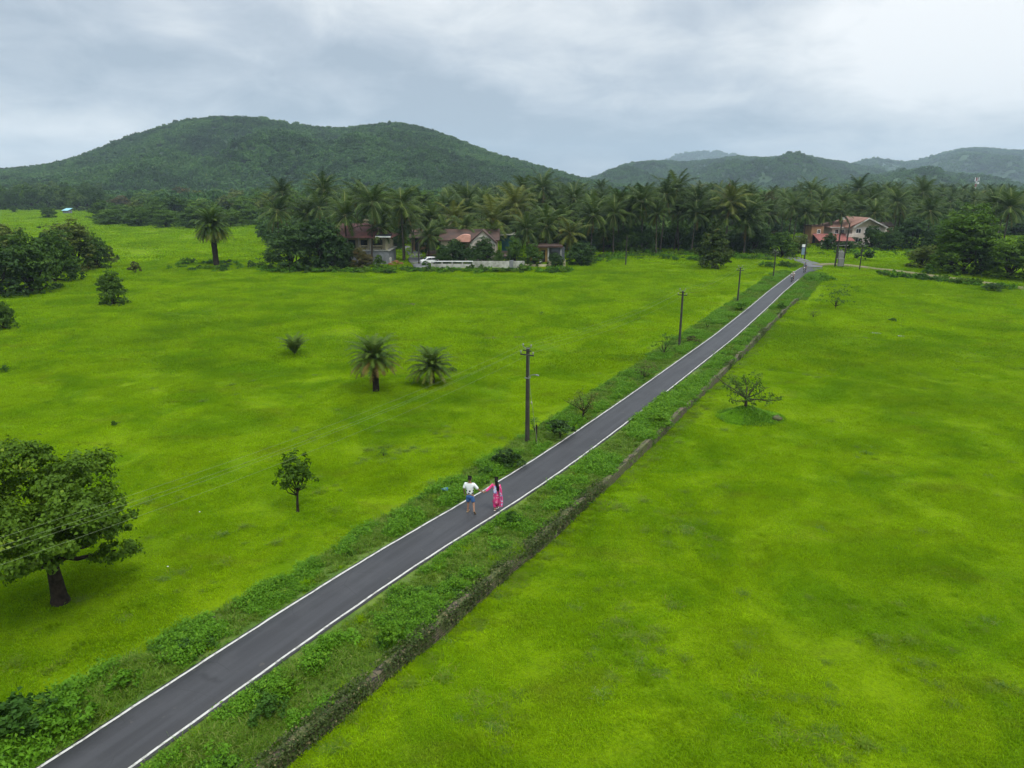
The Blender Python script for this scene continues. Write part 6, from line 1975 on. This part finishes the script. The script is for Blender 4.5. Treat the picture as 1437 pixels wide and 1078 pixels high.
def rider(P, rz, label, top, helmet_m):
    t = thing('person', label, 'person', P, rz)
    T = [(0, -.22, .92), (0, -.22, 1.06), (0, -.18, 1.22), (0, -.13, 1.36), (0, -.10, 1.43), (0, -.085, 1.485)]
    bd, head = body(1, [[(-.11, -.15, .90), (-.20, .28, .78), (-.17, .14, .36), (-.17, .32, .31)], [(.11, -.15, .90), (.20, .28, .78), (.17, .14, .36), (.17, .32, .31)]],
                    [([(-.19, -.14, 1.36), (-.30, .04, 1.16), (-.31, .25, 1.07), (-.31, .33, 1.05)], (1, 0, 0), .7), ([(.19, -.14, 1.36), (.30, .04, 1.16), (.31, .25, 1.07), (.31, .33, 1.05)], (1, 0, 0), .7)], torso=T)
    obj('body', bd, M['skin'], t)
    obj('shirt', garment([[(Vector(T[0]), (.17, .135)), (Vector(T[1]), (.165, .13)), (Vector(T[2]), (.175, .13)), (Vector(T[3]), (.165, .11)), (Vector(T[4]), (.08, .08))],
                          [(0, 3), (Vector((-.20, -.14, 1.35)), .075), (Vector((-.29, .02, 1.19)), .068)], [(0, 3), (Vector((.20, -.14, 1.35)), .075), (Vector((.29, .02, 1.19)), .068)]]), top, t)
    obj('trousers', garment([[(Vector((0, -.21, .95)), (.165, .13)), (Vector((0, -.20, .88)), (.165, .13))], [(0, 1), (Vector((-.19, .24, .78)), .088), (Vector((-.175, .16, .45)), .068)],
                             [(0, 1), (Vector((.19, .24, .78)), .088), (Vector((.175, .16, .45)), .068)]]), M['cloth_dark'], t)
    if helmet_m:
        k = Sk(); a = k.p(head + Vector((0, -.01, .0)), (.125, .135)); k.p(head + Vector((0, -.012, .08)), (.10, .11), a); obj('helmet', k.mesh('helmet'), helmet_m, t)
    else: obj('hair', hair_cap(head, 1), M['hair'], t)
    return t


for px, py, lb, lr, pt, tp, hm_ in ((1111.5, 396, 'nearer dark motorbike riding down the road toward the camera', 'rider with white helmet on the nearer motorbike', M['cloth_dark'], M['offwhite'], M['white_paint']),
                                  (1129, 383, 'farther dark motorbike just leaving the junction', 'dark haired rider on the farther motorbike', M['cloth_grey'], M['cloth_grey'], None)):
    P = at(px, py); P.z = .025
    motorbike(P, PI - R(33), lb, pt); rider(P, PI - R(33), lr, tp, hm_)

# someone standing at the village road, a parked white scooter behind the junction tree
P = at(1071.5, 355.5); P.z = .05
t = thing('person', 'person in cream shirt and dark trousers standing on the village road', 'person', P, R(170))
bd, head = body(1, [[(-.10, 0, .90), (-.11, .02, .49), (-.12, -.03, .085), (-.14, .12, .03)], [(.10, 0, .90), (.11, .02, .49), (.12, -.03, .085), (.14, .12, .03)]],
                [([(-.19, 0, 1.42), (-.25, -.03, 1.15), (-.25, .05, .91), (-.25, .08, .80)], (0, 1, 0), .35), ([(.19, 0, 1.42), (.25, -.03, 1.15), (.25, .05, .91), (.25, .08, .80)], (0, 1, 0), .35)])
obj('body', bd, M['skin'], t); obj('hair', hair_cap(head, 1), M['hair'], t)
obj('shirt', garment([[(Vector((0, 0, .88)), (.18, .14)), (Vector((0, 0, 1.05)), (.175, .135)), (Vector((0, 0, 1.22)), (.18, .13)), (Vector((0, -.01, 1.38)), (.17, .115)), (Vector((0, -.005, 1.475)), (.09, .085))],
                      [(0, 3), (Vector((-.20, 0, 1.42)), .075), (Vector((-.245, -.03, 1.2)), .07)], [(0, 3), (Vector((.20, 0, 1.42)), .075), (Vector((.245, -.03, 1.2)), .07)]]), M['cream'], t)
obj('trousers', garment([[(Vector((0, 0, .94)), (.165, .125)), (Vector((0, 0, .86)), (.165, .125))], [(0, 1), (Vector((-.105, .02, .5)), .085), (Vector((-.12, -.02, .12)), .07)], [(0, 1), (Vector((.105, .02, .5)), .085), (Vector((.12, -.02, .12)), .07)]]), M['cloth_dark'], t)
P = at(1101, 360.5); P.z = .05
motorbike(P, PI + .5, 'white motorbike parked by the road behind the junction tree', M['white_paint'])


# white car behind the compound wall
def car(P, rz, label):
    t = thing('parked_car', label, 'car', P, rz)
    prof = [(-1.85, .35), (-1.88, .75), (-1.75, .98), (-1.2, 1.42), (-.2, 1.50), (.55, 1.42), (1.05, 1.02), (1.75, .86), (1.86, .6), (1.84, .33)]
    b = bmesh.new(); rings = []
    for y_, s_ in ((-.80, .97), (-.74, 1.0), (.74, 1.0), (.80, .97)):
        rings.append([b.verts.new((x_ * s_, y_ * (.84 if z_ > 1.2 else 1), z_ * (1 if abs(y_) < .78 else .985))) for x_, z_ in prof])
    n = len(prof)
    for i in range(3):
        for j in range(n): b.faces.new((rings[i][j], rings[i][(j + 1) % n], rings[i + 1][(j + 1) % n], rings[i + 1][j]))
    b.faces.new(rings[0][::-1]); b.faces.new(rings[3])
    bmesh.ops.recalc_face_normals(b, faces=b.faces); me = bpy.data.meshes.new('car_body'); b.to_mesh(me); b.free()
    obj('body', me, M['white_paint'], t, bevel=.03)
    for sg in (-1, 1):
        for xs in ([(-1.42, 1.02), (-1.08, 1.34), (-.42, 1.39), (-.42, 1.02)], [(-.34, 1.02), (-.34, 1.39), (.40, 1.34), (.86, 1.02)]):
            y_ = sg * .775
            mb = MB().add([(x_, y_ * (.90 if z_ > 1.2 else 1.045), z_) for x_, z_ in xs] + [(x_, y_ * (.80), z_) for x_, z_ in xs], [(0, 1, 2, 3), (7, 6, 5, 4), (0, 4, 5, 1), (1, 5, 6, 2), (2, 6, 7, 3), (3, 7, 4, 0)])
            obj('side_window', mb, M['glass'], t)
    obj('windscreen', MB().slab([(.60, -.60, 1.405), (.60, .60, 1.405), (1.03, .68, 1.055), (1.03, -.68, 1.055)], -.03), M['glass'], t)
    obj('rear_window', MB().slab([(-1.24, -.58, 1.405), (-1.24, .58, 1.405), (-1.70, .66, 1.03), (-1.70, -.66, 1.03)], -.03), M['glass'], t)
    for x_ in (-1.15, 1.2):
        for sg in (-1, 1):
            wo = obj('wheel', MB().tube([(x_, sg * .66, .30), (x_, sg * .83, .30)], [.30, .30], 18), M['rubber'], t)
            obj('rim', MB().tube([(x_, sg * .832, .30), (x_, sg * .845, .30)], [.19, .17], 14), M['chrome'], wo)
    for sg in (-1, 1):
        obj('headlight', MB().box((1.80, sg * .55, .70), (.10, .34, .14)), M['chrome'], t, bevel=.02)
        obj('tail_light', MB().box((-1.84, sg * .62, .82), (.08, .2, .26)), M['red_paint'], t, bevel=.02)
    return t


P = at(602, 373.5); P = Vector((ray(602, 370, P.y + 1.6).x, P.y + 2.2, float(gz(P.x, P.y + 1.6)) + .02))
car(P, R(200), 'white car parked behind the left end of the compound wall')

# litter on the verge
P = at(625, 694); rng = np.random.RandomState(3)
b = bmesh.new(); bmesh.ops.create_icosphere(b, subdivisions=2, radius=.17)
for v in b.verts: v.co = Vector((v.co.x * 1.2, v.co.y, v.co.z * .45)) * rng.uniform(.7, 1.2)
me = bpy.data.meshes.new('bag'); b.to_mesh(me); b.free()
o = obj('plastic_bag', me, plain('blue_plastic', (.010, .10, .24), (.008, .07, .15), .35, 6, .5)); o.location = P + Vector((0, 0, .30)); tag(o, 'crumpled blue plastic bag lying in the left verge by the man', 'litter')
for i, (px, py, lb) in enumerate(((646, 688, 'white scrap of litter in the weeds beside the man'), (284, 867, 'white scrap of litter on the near stone edging'), (236, 798, 'tiny white scrap in the grass right of the big tree'), (281, 724, 'white scrap in the field left of the small tree'))):
    P = at(px, py); b = bmesh.new(); bmesh.ops.create_icosphere(b, subdivisions=2, radius=.028)
    for v in b.verts: v.co = Vector((v.co.x * 1.3, v.co.y, v.co.z * .5)) * rng.uniform(.6, 1.2)
    me = bpy.data.meshes.new('scrap'); b.to_mesh(me); b.free()
    o = obj('paper_scrap', me, M['white_paint']); o.location = P + Vector((0, 0, .22 if i != 2 else .10)); tag(o, lb, 'litter')
